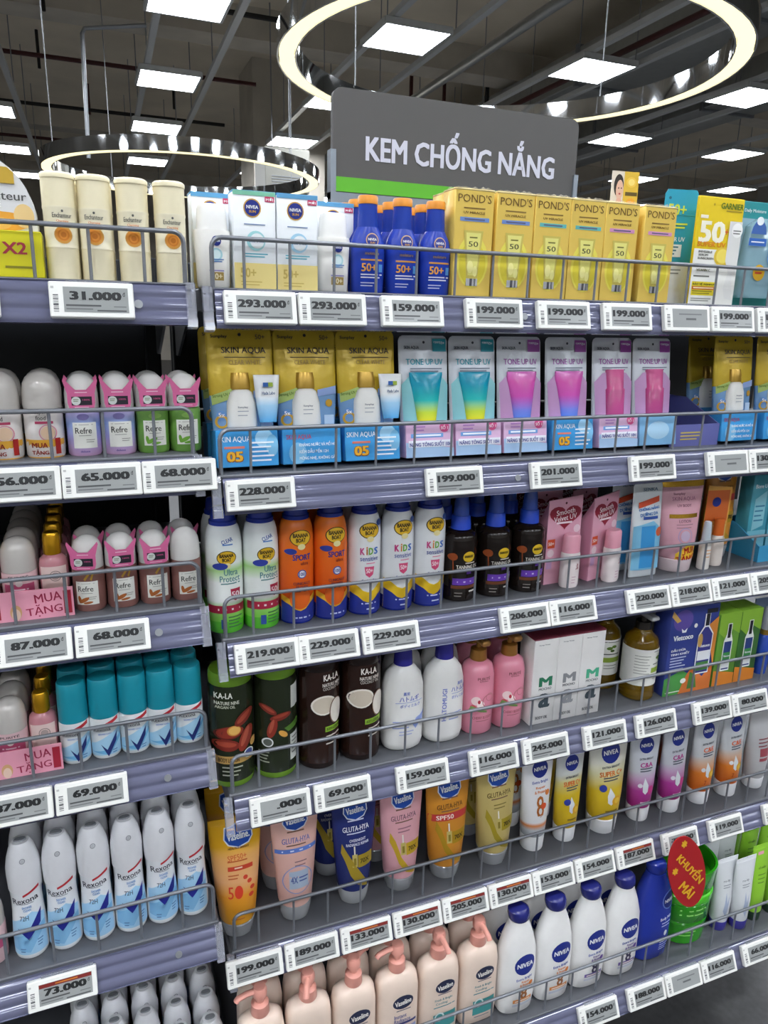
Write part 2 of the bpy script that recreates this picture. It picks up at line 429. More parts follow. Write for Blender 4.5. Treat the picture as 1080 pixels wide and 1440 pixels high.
for b in 'RL':
    x0, x1 = SPAN[b]
    t = thing('gondola_frame', f'dark metal shelving frame of the {side[b]} with perforated back', 'shelving', ((x0+x1)/2, 0.46, 0))
    L = (x1-x0)/2
    for k in range(6): G().cbox(-L, L, 0.0, 0.012, 0.1+k*0.25, 0.1+k*0.25+0.247, m_panel, 0.002).build('back_panel', t, smooth=0)
    for s in (-1, 1): G().cbox(s*(L-0.013)-0.012, s*(L-0.013)+0.012, -0.03, -0.002, 0.1, 1.6, m_black, 0.002).build('upright', t, smooth=0)
    G().cbox(-L, L, -0.3, 0.0, 0.0, 0.1, m_black, 0.004).build('plinth', t, smooth=0)
    for r in range(1, 7):
        zt, tl, dz = RAILS[(b, r)]; zs = zt+dz; yo = PROUD.get((b, r), 0.0); c, s = math.cos(math.radians(tl)), math.sin(math.radians(tl))
        if b == 'L' and r == 6: pass
        sh = thing('metal_shelf', f'grey metal {LEV[r]} shelf of the {side[b]} with a lilac price rail', 'shelf', ((x0+x1)/2, yo, zs))
        G().cbox(-L, L, 0.016, DEPTH-0.005-yo, -0.028, 0.0, m_plate, 0.0015).build('plate', sh, smooth=0)
        def loc(yp, zp): return (yp*c+zp*s, zp*c-yp*s-dz)      # rail space -> shelf space; zp down the tilted face
        prof = []
        top, bot, n = 0.0035, -TH-0.004, 3
        prof.append(loc(0.0165, top)); prof.append(loc(0.0095, top))
        for k in range(n):
            z0 = top-(top-bot)*k/n; z1 = top-(top-bot)*(k+1)/n
            for q in range(7): prof.append(loc(0.0112-0.0019*math.sin(PI*q/6)**0.6, z0+(z1-z0)*(0.06+0.88*q/6)))
        prof += [loc(0.0095, bot), loc(0.0165, bot)]
        G().xprism(prof, -L+0.006, L-0.006, m_rail).build('price_rail', sh, smooth=30)
        cap = [loc(0.018, top+0.002), loc(0.0075, top+0.002), loc(0.006, top-0.006), loc(0.0075, top-0.008), loc(0.0075, bot+0.008), loc(0.005, bot+0.006), loc(0.005, bot-0.003), loc(0.018, bot-0.003)]
        for e in (-1, 1): G().xprism(cap, e*L-0.008, e*L+0.003, m_clear).build('end_cap', sh, smooth=0)
        for e in (-1, 1): G().xprism([(0.26, -0.0285), (DEPTH-0.005-yo, -0.0285), (DEPTH-0.005-yo, -0.1), (DEPTH-0.03-yo, -0.1), (0.26, -0.04)], e*(L-0.006)-0.002, e*(L-0.006)+0.002, m_steel).build('bracket', sh, smooth=0)
        for xs in ((x0+x1)/2+L-0.06 if b == 'L' else x0+0.42, x0+0.16 if b == 'L' else x1-0.2):
            p = loc(0.0105, -0.02); q = loc(0.0085, -0.02)
            G().tube([(xs-(x0+x1)/2, *p), (xs-(x0+x1)/2, *q)], 0.0048, m_steel, 12).build('screw', sh)
        # wire guard standing behind the rail
        gh = {5: 0.062, 6: 0.066}.get(r, 0.0555)
        gx0, gx1 = (x0+0.006, x1-0.006); yg = 0.0215; R = 0.0022
        gd = thing('wire_guard', f'grey wire guard along the front of the {LEV[r]} shelf in the {side[b]}', 'shelf guard', (0, yg+yo, zs))
        rr = 0.012; arc = [(gx0+rr-rr*math.cos(a), 0, gh-rr+rr*math.sin(a)) for a in (0, .4, .8, 1.2, PI/2)]
        arc2 = [(gx0+gx1-p[0], 0, p[2]) for p in reversed(arc)]
        G().tube([(gx0, 0, 0.0)]+arc+arc2+[(gx1, 0, 0.0)], 0.0027, m_wire, 8).build('frame', gd)
        g = G().tube([(0, 0.001, 0.0), (0, 0.001, gh)], 0.0019, m_wire, 6)
        me = None; px = x0+0.0435 if b == 'R' else x1-0.05
        while gx0+0.02 < px < gx1-0.02:
            if me is None: o = g.build('upright_wire', gd, loc=(px, 0, 0)); me = o.data
            else: link('upright_wire', me, gd, (px, 0, 0))
            px += 0.0556 if b == 'R' else -0.0565
# ---- hanging category sign
m_signgrey = mat('#565453', 0.55, grain=0.03)
t = thing('category_sign', 'dark grey aisle sign reading KEM CHỐNG NẮNG with a green stripe', 'sign', (0.677, 0.455, 1.72))
hw, hs, rc = 0.252, 0.174, 0.016
pts = [(-hw, 0), (hw, 0)]+[(hw-rc+rc*math.cos(a), hs-rc+rc*math.sin(a)) for a in (0, .4, .8, 1.2, PI/2)]+[(-hw+rc-rc*math.sin(a), hs-rc+rc*math.cos(a)) for a in (0, .4, .8, 1.2, PI/2)]
G().prism(pts, -0.006, 0.006, m_signgrey).build('panel', t, smooth=0)
G().box(-hw+0.001, hw-0.001, -0.0075, -0.006, 0.008, 0.032, mat('#5fb42c', 0.5)).build('green_stripe', t, smooth=0)
decals(t, hw, hs, flat_surf(-0.006), [('T', 'KEM CHỐNG NẮNG', 0.02, 0.535, 1.56, 0.36, '#cfcfdc', 0, 0.02)], flat=True, step=0.0008)
m_alu = mat('#9aa3ad', 0.3, 0.6, grain=0.04)
for s in (-1, 1): G().box(s*hw-0.005, s*hw+0.005, -0.01, 0.01, -0.006, 0.075, m_alu).build('side_channel', t, smooth=0)
G().box(-hw-0.005, hw+0.005, -0.011, 0.011, -0.012, 0.006, m_alu).build('bottom_channel', t, smooth=0)
for s in (-1, 1): G().box(s*0.18-0.008, s*0.18+0.008, 0.001, 0.008, -0.12, -0.012, m_alu).build('mounting_post', t, smooth=0)

# ---- electronic price tags clipped on the rails
m_tag = mat('#e9e9e4', 0.4, grain=0.02)
m_screen = mat('#9a9d9c', 0.16, grain=0.03, coat=0.4)
def price_tag(b, r, x, text, where, red=False, blank=False):
    zt, tl, dz = RAILS[(b, r)]; a = math.radians(tl)
    t = thing('price_tag', f'white price tag showing {text if not blank else "only small print"} {where}', 'price tag', (x+TW/2, PROUD.get((b, r), 0.0)-TH*math.sin(a), zt-TH*math.cos(a)), (-a, 0, 0), 'electronic price tags')
    if price_tag.body is None:
        o = G().cbox(-TW/2, TW/2, 0.0, 0.0088, 0, TH, m_tag, 0.0012).build('casing', t, smooth=0); price_tag.body = o.data
        o = G().box(-TW*0.335, TW*0.43, -0.0004, 0.0004, TH*0.15, TH*0.85, m_screen).build('screen', t, smooth=0); price_tag.screen = o.data; scr = o
        g = G()
        for k, wd in enumerate((1, 2, 1, 3, 1, 1, 2, 1, 2)): g.box(-TW*0.455, -TW*0.395, -0.0004, 0.0002, TH*(0.16+0.055*k), TH*(0.16+0.055*k+0.014*wd), ink('#55565a'))
        g.box(-TW*0.475, -TW*0.44, -0.0004, 0.0002, TH*0.8, TH*0.86, ink('#b9b9b6'))
        o = g.build('barcode_print', t, smooth=0); price_tag.bar = o.data
        o = G().box(-TW*0.3, TW*0.46, 0.004, 0.0125, TH, TH+0.0022, m_clear).build('clip', t, smooth=0); price_tag.clip = o.data
    else:
        for nm in ('casing', 'barcode_print', 'clip'): link(nm, {'casing': price_tag.body, 'screen': price_tag.screen, 'barcode_print': price_tag.bar, 'clip': price_tag.clip}[nm], t)
    if price_tag.bar.users > 1: scr = link('screen', price_tag.screen, t)
    if blank: it = [('L', -0.4, 0.62, 0.6, 1, 0.1, 0.05, '#6a6c6e'), ('L', -0.1, 0.42, 0.35, 1, 0.1, 0.08, '#5a5c5e')]
    else:
        n = len(text.strip()); wd = 1.34*min(1, n/7+0.06); cz = 0.56 if red else 0.61
        it = [('T', text.strip(), -0.64+1.34-wd/2, cz, wd, 0.24, '#1c1e20', 0, 0.045), ('T', 'đ', 0.76, cz+0.06, 0.06, 0.12, '#3a3c3e'),
              ('L', -0.62, 0.31, 0.2, 1, 0.1, 0.05, '#4a4c4e'), ('L', -0.62, 0.22, 0.0, 1, 0.1, 0.035, '#6a6c6e'), ('L', 0.1, 0.18, 0.8, 1, 0.1, 0.04, '#4a4c4e'), ('L', 0.5, 0.3, 0.8, 1, 0.1, 0.03, '#6a6c6e')]
        if red: it = [('R', -0.66, 0.72, 0.85, 0.845, '#7a2420'), ('L', -0.2, 0.765, 0.45, 1, 0.1, 0.04, '#c77a2c')]+it
    decals(scr, TW/2, TH, flat_surf(-0.0004), it, flat=True, step=0.0001, lift=0.0001)
price_tag.body = None
for a in [('L', 1, -0.165, '36.000', 'under the white boxed bottle with the yellow card'), ('L', 1, -.0324, '31.000', 'under the cream ribbed bottles'),
    ('R', 1, .1514, '293.000', 'under the white tube beside the post'), ('R', 1, .2397, '293.000', 'under the second white box of the top shelf'), ('R', 1, .3457, '159.000', 'under the blue sunscreen bottles'),
    ('R', 1, .4637, '199.000', 'under the gold boxes with blue bands'), ('R', 1, .5731, '199.000', 'under the gold boxes with teal bands'), ('R', 1, .6808, '199.000', 'under the gold boxes with pink bands'),
    ('R', 1, .7897, '', 'under the slanted blue card box', False, True), ('R', 1, .879, '199.000', 'under the yellow card pack'), ('R', 1, .972, '199.000', 'under the teal card pack'),
    ('R', 2, .1446, '228.000', 'under the gold pouches'), ('R', 2, .4110, '199.000', 'under the teal tube pouches'), ('R', 2, .5745, '201.000', 'under the pink tube pouches'), ('R', 2, .7490, '199.000', 'under the last pink pouch'),
    ('R', 2, .8985, '', 'under the lone gold pouch pair', False, True), ('R', 2, .986, '130.000', 'at the far end of the second shelf'),
    ('R', 3, .1501, '219.000', 'under the green and white spray cans'), ('R', 3, .2358, '229.000', 'under the orange spray cans'), ('R', 3, .3269, '229.000', 'under the white spray cans for children'),
    ('R', 3, .5462, '206.000', 'under the dark tanning oil bottles'), ('R', 3, .6332, '116.000', 'under the pink heart cards'), ('R', 3, .7804, '220.000', 'under the blue tube packs'), ('R', 3, .869, '218.000', 'under the big pink tube'), ('R', 3, .957, '121.000', 'under the orange card pack'), ('R', 3, 1.045, '205.000', 'under the teal boxes'),
    ('R', 4, .1621, '.000', 'under the olive lotion bottles'), ('R', 4, .2535, '69.000', 'under the brown coconut bottles'), ('R', 4, .3797, '159.000', 'under the white lotion bottles with violet caps'), ('R', 4, .5019, '116.000', 'under the pink pump bottles'), ('R', 4, .5968, '245.000', 'under the white letter boxes'),
    ('R', 4, .7126, '121.000', 'under the empty shelf gap'), ('R', 4, .8192, '126.000', 'under the amber oil bottles'), ('R', 4, .9446, '139.000', 'under the blue coconut oil carton'), ('R', 4, 1.033, '80.000', 'under the green cartons'),
    ('R', 5, .1253, '199.000', 'under the yellow tube'), ('R', 5, .2155, '189.000', 'under the light pink tube'), ('R', 5, .306, '133.000', 'with a red bar under the navy tube', True), ('R', 5, .396, '130.000', 'with a red bar under the rose pink tube', True), ('R', 5, .4845, '205.000', 'with a red bar under the orange tube', True), ('R', 5, .573, '130.000', 'with a red bar under the gold tube', True),
    ('R', 5, .6605, '153.000', 'under the white and orange tube'), ('R', 5, .7498, '154.000', 'under the yellow tubes'), ('R', 5, .8411, '187.000', 'with a red bar beside the red oval card', True), ('R', 5, .948, '75.000', 'behind the red oval card'), ('R', 5, 1.062, '119.000', 'under the orange dipped tubes'), ('R', 5, 1.205, '99.000', 'at the far end of the fifth shelf'),
    ('R', 6, .7384, '154.000', 'on the lowest shelf under the white bottles'), ('R', 6, .8474, '188.000', 'on the lowest shelf under the blue bottle'), ('R', 6, .936, '', 'on the lowest shelf under the green tub', False, True), ('R', 6, 1.0243, '116.000', 'on the lowest shelf under the white tubes'), ('R', 6, 1.13, '66.000', 'on the lowest shelf under the green tubes'),
    ('L', 2, -.123, '56.000', 'under the white food roll-ons'), ('L', 2, -.0364, '65.000', 'under the lavender roll-ons'), ('L', 2, .05, '68.000', 'under the green roll-ons'),
    ('L', 3, -.127, '87.000', 'under the pink gift pack'), ('L', 3, -.0384, '68.000', 'under the brown roll-ons'), ('L', 4, -.166, '87.000', 'under the lower pink gift pack'), ('L', 4, -.0776, '69.000', 'under the teal capped roll-ons'), ('L', 5, -.1358, '73.000', 'with a red bar under the white spray cans', True)]:
    price_tag(*a)

# ================================================================== the goods: kinds
def pl(c, r=0.3, **k): return mat(c, r, **k)
NAVY = '#1f2f86'
def roundel(cx, cz, r, asp, col=NAVY, ring=None, word='NIVEA', sub=None):
    o = []
    if ring: o.append(('C', cx, cz, r*1.16, ring))
    o += [('C', cx, cz, r, col), ('T', word, cx, cz+(r*0.12*asp if sub else 0), r*1.55, r*0.42*asp, '#eef0f4', 0, 0.02)]
    if sub: o.append(('T', sub, cx, cz-r*0.42*asp, r*0.9, r*0.3*asp, '#d9a441', 0, 0.02))
    return o
# ---- top shelf, sunscreens
W_, H_ = .043, .094; A = W_/2/H_
k_fluid = bottle('fluid_bottle', 'bottle', W_, H_, [('body', pl('#eceae4', .28), [(0, .8, .55, 2.6), (.02, .88, .62, 2.6), (.35, .93, .66, 2.5), (.66, 1, .7, 2.4), (.69, .97, .68, 2.4)]),
    ('cap', pl('#f1f0ec', .25), [(.69, .84, .6, 2.3), (.94, .78, .56, 2.2), (.985, .72, .52, 2.2), (1, .6, .4, 2.2)])],
    roundel(.12, .56, .26, A)+[('C', .1, .4, .34, '#a9d4dc'), ('C', .1, .4, .24, '#d7eaec'), ('L', -.25, .335, .5, 2, .025, .012, '#4a78b8'), ('R', -.3, .2, .5, .215, '#8f86c0'), ('R', -.28, .09, .48, .19, '#a48a4a'), ('T', '50+', .1, .14, .6, .07, '#f0e6c4')], ref=['body'])
W_, H_ = .0505, .110; A = W_/2/H_
def sunbox(edge, swirl): return carton('sunscreen_carton', 'box', W_, .03, H_, pl('#e8ecee', .35), [('R', -1, .955, 1, 1, edge), ('R', .5, .9, .95, .955, '#d0426a'), ('T', 'MỚI', .72, .928, .34, .035, '#ffffff')]+roundel(-.1, .83, .36, A, ring='#c99a3e', sub='SUN')
    +[('L', -.5, .66, .5, 1, .03, .012, '#7d92b4'), ('C', .05, .5, .45, swirl), ('C', .1, .5, .34, '#e8ecee'), ('T', 'CLEANSE', .05, .5, .75, .03, '#5f7f9f'), ('L', -.6, .36, .6, 2, .028, .012, '#4f9fb0'), ('R', -1, 0, 1, .27, '#ecd88c'), ('T', '50+', -.35, .17, .75, .1, '#cdb35e'), ('L', -.7, .07, .3, 2, .03, .01, '#cdb35e')], top=pl('#3f8fc0'))
k_sunbox_g = sunbox('#7fc2a4', '#9fd3d6'); k_sunbox_b = sunbox('#5fa0cc', '#a4cfe6')
W_, H_ = .0445, .117; A = W_/2/H_
BLU = pl('#2440ac', .25)
k_bluesun = bottle('sunscreen_bottle', 'bottle', W_, H_, [('body', BLU, [(0, .88, .6, 2.5), (.02, .95, .66, 2.5), (.4, 1, .7, 2.4), (.5, .98, .7, 2.3), (.58, .88, .66, 2.2), (.66, .68, .58, 2), (.68, .62, .56, 2)]),
    ('cap', pl('#2642a4', .2), [(.68, .58, .56, 2), (.8, .56, .54, 2), (.915, .54, .52, 2)]), ('cap_top', pl('#e2912a', .35), [(.915, .57, .55, 2), (.985, .57, .55, 2), (1, .52, .5, 2)])],
    roundel(.05, .545, .33, A, ring='#d9b07a', sub='SUN')+[('T', 'moisture', .05, .41, .85, .03, '#a88a5a'), ('R', -.6, .335, .7, .352, '#c98d3c'), ('T', '50+', -.12, .265, .9, .085, '#e8a43e'), ('R', .48, .22, .72, .3, '#4f8fcf'), ('L', -.6, .185, .7, 2, .03, .013, '#d4d8ec'), ('L', -.6, .1, .2, 2, .03, .01, '#b4bce0')], ref=['body'])
W_, H_ = .0575, .134
def goldbox(band):
    tubepic = [('O', 0, .33, .82, .25, '#e6d95a'), ('O', 0, .31, .7, .21, '#d9c93a'), ('P', [(-.5, .62), (.5, .62), (.28, .16), (-.28, .16)], '#c9b95a'), ('P', [(-.38, .6), (.38, .6), (.22, .2), (-.22, .2)], '#e2dc7e'), ('O', -.12, .28, .16, .06, '#f0ea9a'), ('O', .14, .24, .12, .05, '#f0ea9a'), ('R', -.3, .1, .3, .17, 'silver_ink'), ('R', -.1, .1, .02, .17, '#4a4c50'), ('R', .12, .1, .2, .17, '#6a6c70')]
    return carton('serum_carton', 'box', W_, .036, H_, mat('#e0c05c', .3, .12, grain=.04, scale=60), tubepic+[('T', "POND'S", 0, .915, 1.7, .075, '#6f5420', 0, -0.008), ('L', -.55, .82, .55, 1, .02, .012, '#8a6c30'), ('T', 'UV MIRACLE', 0, .785, 1.1, .022, '#7f6228'), ('R', -.72, .705, .78, .742, band), ('L', -.5, .718, .55, 1, .02, .012, '#5a5a7a'), ('L', -.2, .55, .2, 1, .02, .012, '#6f6a2c'), ('T', '50', 0, .495, .5, .05, '#4a4a2a', 0, 0), ('T', 'HYA CERAMIDE', 0, .41, 1.4, .022, '#3f3c1c')],
        top=mat('#d8c48a', .25, .3))
k_gold_b, k_gold_t, k_gold_p = goldbox('#6f8fc8'), goldbox('#5fb4b0'), goldbox('#d08fb8')
# film shrink-wrapped over the tops of the gold boxes
m_film = mat('#f2efe4', .05, alpha=.2, grain=.1)
W_, H_ = .0575, .168
def bluecard(root):
    G().cbox(-.027, .027, -.022, .022, 0, .132, pl('#2c9ab6', .35), .0008).build('carton', root, smooth=0)
    G().prism([(-.027, .13), (.027, .13), (.027, .160), (.023, .1665), (-.023, .1665), (-.027, .16)], -.0225, -.0212, pl('#2c9ab6', .35)).build('hang_tab', root, smooth=0)
    decals(root, .027, .166, flat_surf(-.0225), [('R', -1, 0, 1, .36, '#d9dcde'), ('T', '50+', -.2, .83, 1.1, .1, '#c6d84a'), ('L', -.7, .7, .5, 2, .03, .015, '#c6d84a'), ('T', 'SUPER UV', -.2, .575, 1.3, .04, '#e4eef0'), ('R', -.9, .42, .3, .53, '#e9eef0'), ('L', -.75, .5, .1, 3, .03, .014, '#4a7f94'), ('L', -.5, .3, .4, 2, .03, .012, '#8a8f92'), ('C', -.7, .93, .08, '#1f5f74')], flat=True)
k_bluecard = Proto('card_carton', 'box', bluecard)
W_, H_ = .104, .157; A = W_/2/H_
def yellowcard(root):
    G().cbox(-W_Y/2, W_Y/2, -.018, -.012, 0, H_Y, pl('#e6c81e', .35), .0012).build('carton', root, smooth=0)
    it = [('R', -1, 0, 1, .35, '#e8e8e2'), ('R', -1, .35, .35, .52, '#e4e4de'), ('O', .25, .46, .35, .09, '#e2c23a'), ('O', .27, .46, .27, .07, '#eed860'), ('T', 'GARNIER', .45, .925, 1.0, .055, '#5f7a1e', 0, .02), ('L', .2, .875, .9, 1, .02, .012, '#a88f1a'), ('C', -.35, .93, .04, '#b89a14'),
          ('T', '50', -.3, .68, 1.15, .2, '#f4f0da', 0, .03), ('T', '+', .33, .69, .14, .05, '#d8502c'), ('R', -.88, .8, -.55, .83, '#f0e6d0'), ('T', 'SUPER UV', -.28, .565, 1.25, .045, '#e08a1e', 0, .02),
          ('T', 'INVISIBLE', -.5, .495, .6, .022, '#5a5a54'), ('T', 'SERUM', -.58, .465, .42, .02, '#5a5a54'), ('T', 'SUNSCREEN', -.46, .435, .7, .02, '#5a5a54'), ('T', 'VITAMIN C', -.5, .325, .6, .022, '#5a5a30'), ('L', -.9, .26, -.2, 1, .02, .014, '#6a6a64'),
          ('R', -.92, .085, .2, .215, '#e6d22a'), ('T', 'BẢO VỆ MẠNH MẼ', -.36, .192, 1.05, .028, '#4a4a1e'), ('R', -.9, .14, .15, .17, '#d8642c'), ('L', -.85, .15, .05, 1, .02, .012, '#f4e0b0'), ('L', -.88, .12, .0, 2, .02, .009, '#8a8426'), ('L', -.9, .05, .0, 2, .02, .01, '#9a9a94'),
          ('P', [(.42, .79), (.98, .79), (.98, .36), (.9, .3), (.62, .3), (.42, .42)], '#dcdcd8'), ('P', [(.6, .3), (.8, .3), (.92, .05), (.6, .06), (.48, .16)], '#e2e2de'), ('C', .78, .71, .24, '#f6f6f2'), ('L', .6, .7, .95, 2, .025, .01, '#7a7a76')]
    decals(root, W_Y/2, H_Y, flat_surf(-.018), it, flat=True)
W_Y, H_Y = .089, .155
k_yellowcard = Proto('card_carton', 'box', yellowcard)
def tealcard(root):
    G().cbox(-.045, .045, .004, .02, 0, .157, pl('#2f8f93', .3), .001).build('backing_card', root, smooth=0)
    G().loft([(.012, .036, .016, 3), (.06, .038, .018, 3), (.12, .03, .014, 3), (.132, .012, .006, 3)], mat('#9fc4d0', .1, alpha=.5, grain=.03)).build('blister', root)
    decals(root, .045, .157, flat_surf(.004), [('R', -.97, .1, .97, .84, '#88a9b4'), ('T', 'Daily Moisture', -.3, .91, 1.0, .04, '#cfe6e6'), ('R', -.97, .01, .97, .09, '#1f7f7c')], flat=True)
    decals(root, .045, .157, flat_surf(-.019), [('P', [(-.9, .68), (-.2, .68), (-.25, .75), (-.4, .8), (-.7, .8), (-.85, .74)], '#3f66ac'), ('O', -.55, .8, .16, .04, '#e8eef2'), ('R', -.95, .57, -.15, .64, '#2f62b4'), ('L', -.85, .6, -.25, 1, .02, .012, '#dfe8f4'), ('C', -.3, .32, .27, '#d8a81e'), ('L', -.48, .34, -.12, 2, .03, .016, '#c23a2a'), ('O', .35, .48, .35, .12, '#5f8fc4')], flat=True)
k_tealcard = Proto('blister_pack', 'pack', tealcard)
def facecard(root):
    G().box(-.022, .022, -.0006, .0006, 0, .052, pl('#e8e4da', .4)).build('card', root, smooth=0)
    decals(root, .022, .052, flat_surf(-.0006), [('R', -1, 0, 1, 1, '#d9cfc0'), ('R', -.1, .0, 1, 1, '#d8b23a'), ('O', -.48, .62, .36, .3, '#2e2723'), ('O', -.4, .5, .27, .27, '#d8b09a'), ('P', [(-.75, 0), (-.1, 0), (-.25, .28), (-.55, .28)], '#d8a892'), ('O', -.48, .55, .05, .02, '#3a2a26'), ('O', -.28, .55, .05, .02, '#3a2a26'), ('O', -.38, .4, .08, .025, '#b0504a'), ('O', .45, .72, .38, .14, '#e8c24a'), ('O', .45, .72, .24, .09, '#f0d87a'), ('R', .05, .36, .95, .46, '#5a4a1c'), ('O', .5, .2, .32, .1, '#e0a02e')], flat=True)
k_facecard = Proto('promotion_card', 'card', facecard)
# ---- pouches
def pouch_secs(w, h, th, taper=.86):
    return [(0, w/2*taper, th*.5, 2.3), (.02*h, w/2*taper, th*.8, 2.3), (.3*h, w/2*(taper*.5+.5), th, 2.2), (.55*h, w/2*.99, th*.95, 2.2), (.78*h, w/2, th*.55, 2.2), (.92*h, w/2, th*.16, 2.5), (.955*h, w/2, .0014, 3), (.975*h, w/2*.975, .0014, 3), (.99*h, w/2*.93, .0014, 3), (h, w/2*.84, .0014, 3)]
m_goldfoil = mat('#c8ab34', .24, .15, grain=.15, scale=30, bump=.8)
m_bluefoil = mat('#7fa8d4', .25, .2, grain=.12, scale=35, bump=.6)
def goldpouch(lit, sample, sleeve):
    w, h = .0830, .172
    def fn(root):
        S = pouch_secs(w, h, .011)
        G().loft([s for s in S if s[0] <= .52*h]+[(.52*h, w/2*.985, .0105, 2.2)], m_bluefoil, 32, ct=False).build('pouch_base', root)
        G().loft([(.52*h, w/2*.985, .0105, 2.2)]+[s for s in S if s[0] > .52*h], m_goldfoil, 32, cb=False).build('pouch_top', root)
        sf = surf_of(S)
        decals(root, w/2, h, sf, [('P', [(-.93, .45), (.05, .53), (.05, .6), (-.95, .52)], '#a9bf6a'), ('T', 'Strong UV Protection', -.44, .525, .95, .028, '#5f7a2e', 7), ('P', [(.3, .55), (.95, .58), (.95, .52), (.3, .5)], '#8fa8d8'),
            ('T', 'SKIN AQUA', .1, .84, 1.35, .052, '#1e1c14', 0, 0), ('R', -.5, .79, .75, .795, '#3a3418'), ('T', 'CLEAR WHITE', .12, .755, 1.0, .032, '#8a6f1e', 0, -.004), ('T', 'Sunplay', -.62, .94, .5, .03, '#3f3716'), ('T', '50+', .62, .94, .3, .035, '#5a4c1c'), ('C', 0, .955, .05, '#17140c'),
            ('C', -.68, .375, .15, '#5f8fc8'), ('Q', -.68, .33, .2, .35, '#c79a2c'), ('T', '5x', -.68, .38, .18, .03, '#eef2f6'), ('C', .68, .45, .12, '#c79a2c'), ('R', .5, .27, .85, .36, '#b7cfe6')], lift=.0012)
        x = -.003; G().loft([(.265*h, .016, .009, 2.2, x, -.008), (.3*h, .0195, .0115, 2.2, x, -.008), (.46*h, .0185, .0115, 2.2, x, -.008), (.54*h, .0145, .01, 2.2, x, -.008), (.56*h, .01, .0075, 2.2, x, -.008)], pl('#ecebe6', .25)).build('bottle_body', root)
        G().loft([(.56*h, .0125, .0085, 2.2, x, -.008), (.63*h, .012, .0085, 2.2, x, -.008), (.68*h, .011, .007, 2.2, x, -.007)], mat('#b8933a', .25, .4)).build('bottle_cap', root)
        decals(root, .017, h, lambda xx, z: -.0198, [('T', 'Sunplay', x/.017, .43, .75, .016, '#6a6f7a'), ('L', x/.017-.4, .4, x/.017+.4, 2, .03, .006, '#9aa0a8')], flat=True)
        if sample:
            x = .0285
            G().loft([(.055, .0105, .0085, 2.3, x, -.017), (.075, .0135, .008, 2.3, x, -.017), (.11, .0165, .004, 2.4, x, -.017), (.114, .0168, .001, 3, x, -.017)], mat('#eef2f4', .25, grad=[(0, '#4f9fd8'), (.35, '#9fcbe8'), (.55, '#eef2f4'), (1, '#f2f4f4')])).build('sample_tube', root)
            decals(root, .0165, h, lambda xx, z: -.0262, [('R', x/.0165-.4, .575, x/.0165+.0, .605, '#2f62ac'), ('R', x/.0165, .575, x/.0165+.35, .605, '#9fb83a'), ('T', 'Hada Labo', x/.0165, .53, 1.0, .022, '#2f4f7a')], flat=True)
        G().cbox(-w*.47, w*.47, -.0215, .0215, 0, .0465, mat('#3f9ad8', .35, grain=.18, scale=30), .0008).build('base_sleeve', root, smooth=0)
        decals(root, w*.47, .0465, flat_surf(-.0215), sleeve, flat=True)
    return Proto('refill_pouch', 'pouch', fn)
sl05 = [('O', .55, .75, .3, .25, '#9fd0ee'), ('O', .8, .55, .2, .3, '#7fbfe6'), ('T', 'SKIN AQUA', -.42, .74, 1.05, .17, '#e8f2f8', 0, 0), ('R', -.75, .5, -.1, .56, '#d87a6a'), ('T', '05', -.42, .28, .56, .3, '#8a4a1a', 0, .07), ('T', '05', -.42, .29, .52, .27, '#f2b62e', 0, .03), ('L', .1, .62, .85, 5, .12, .045, '#e4eef6')]
slln = [('O', -.5, .3, .3, .3, '#7fbfe6'), ('T', 'SKIN AQUA', -.45, .74, .85, .15, '#c04a6a', 0, 0), ('T', 'KHÁNG NƯỚC VÀ MỒ HÔI', .2, .55, 1.3, .13, '#e8f2f8'), ('T', 'KIỀM DẦU ĐẾN 12H', .05, .36, 1.0, .13, '#e8f2f8'), ('T', 'MỎNG NHẸ, KHÔNG GÂY', .2, .16, 1.3, .13, '#e8f2f8')]
slpk = [('P', [(-1, 0), (1, 0), (1, .25), (-1, .45)], '#a9c8ea'), ('R', -.8, .58, .55, .7, '#6f9fd8'), ('L', -.7, .62, .45, 1, .1, .05, '#eef2fa'), ('R', -.9, .3, .95, .5, '#eef0fa'), ('T', 'NÂNG TÔNG SUỐT 10H', .02, .41, 1.75, .17, '#5a62a8', 0, .02), ('C', .6, .88, .2, '#d8568e'), ('T', 'SỐ 1', .6, .88, .3, .14, '#fae6f0'), ('L', -.7, .88, -.2, 2, .1, .04, '#b07fc0')]
k_gold_s = goldpouch(True, True, sl05); k_gold_n = goldpouch(True, False, slln)
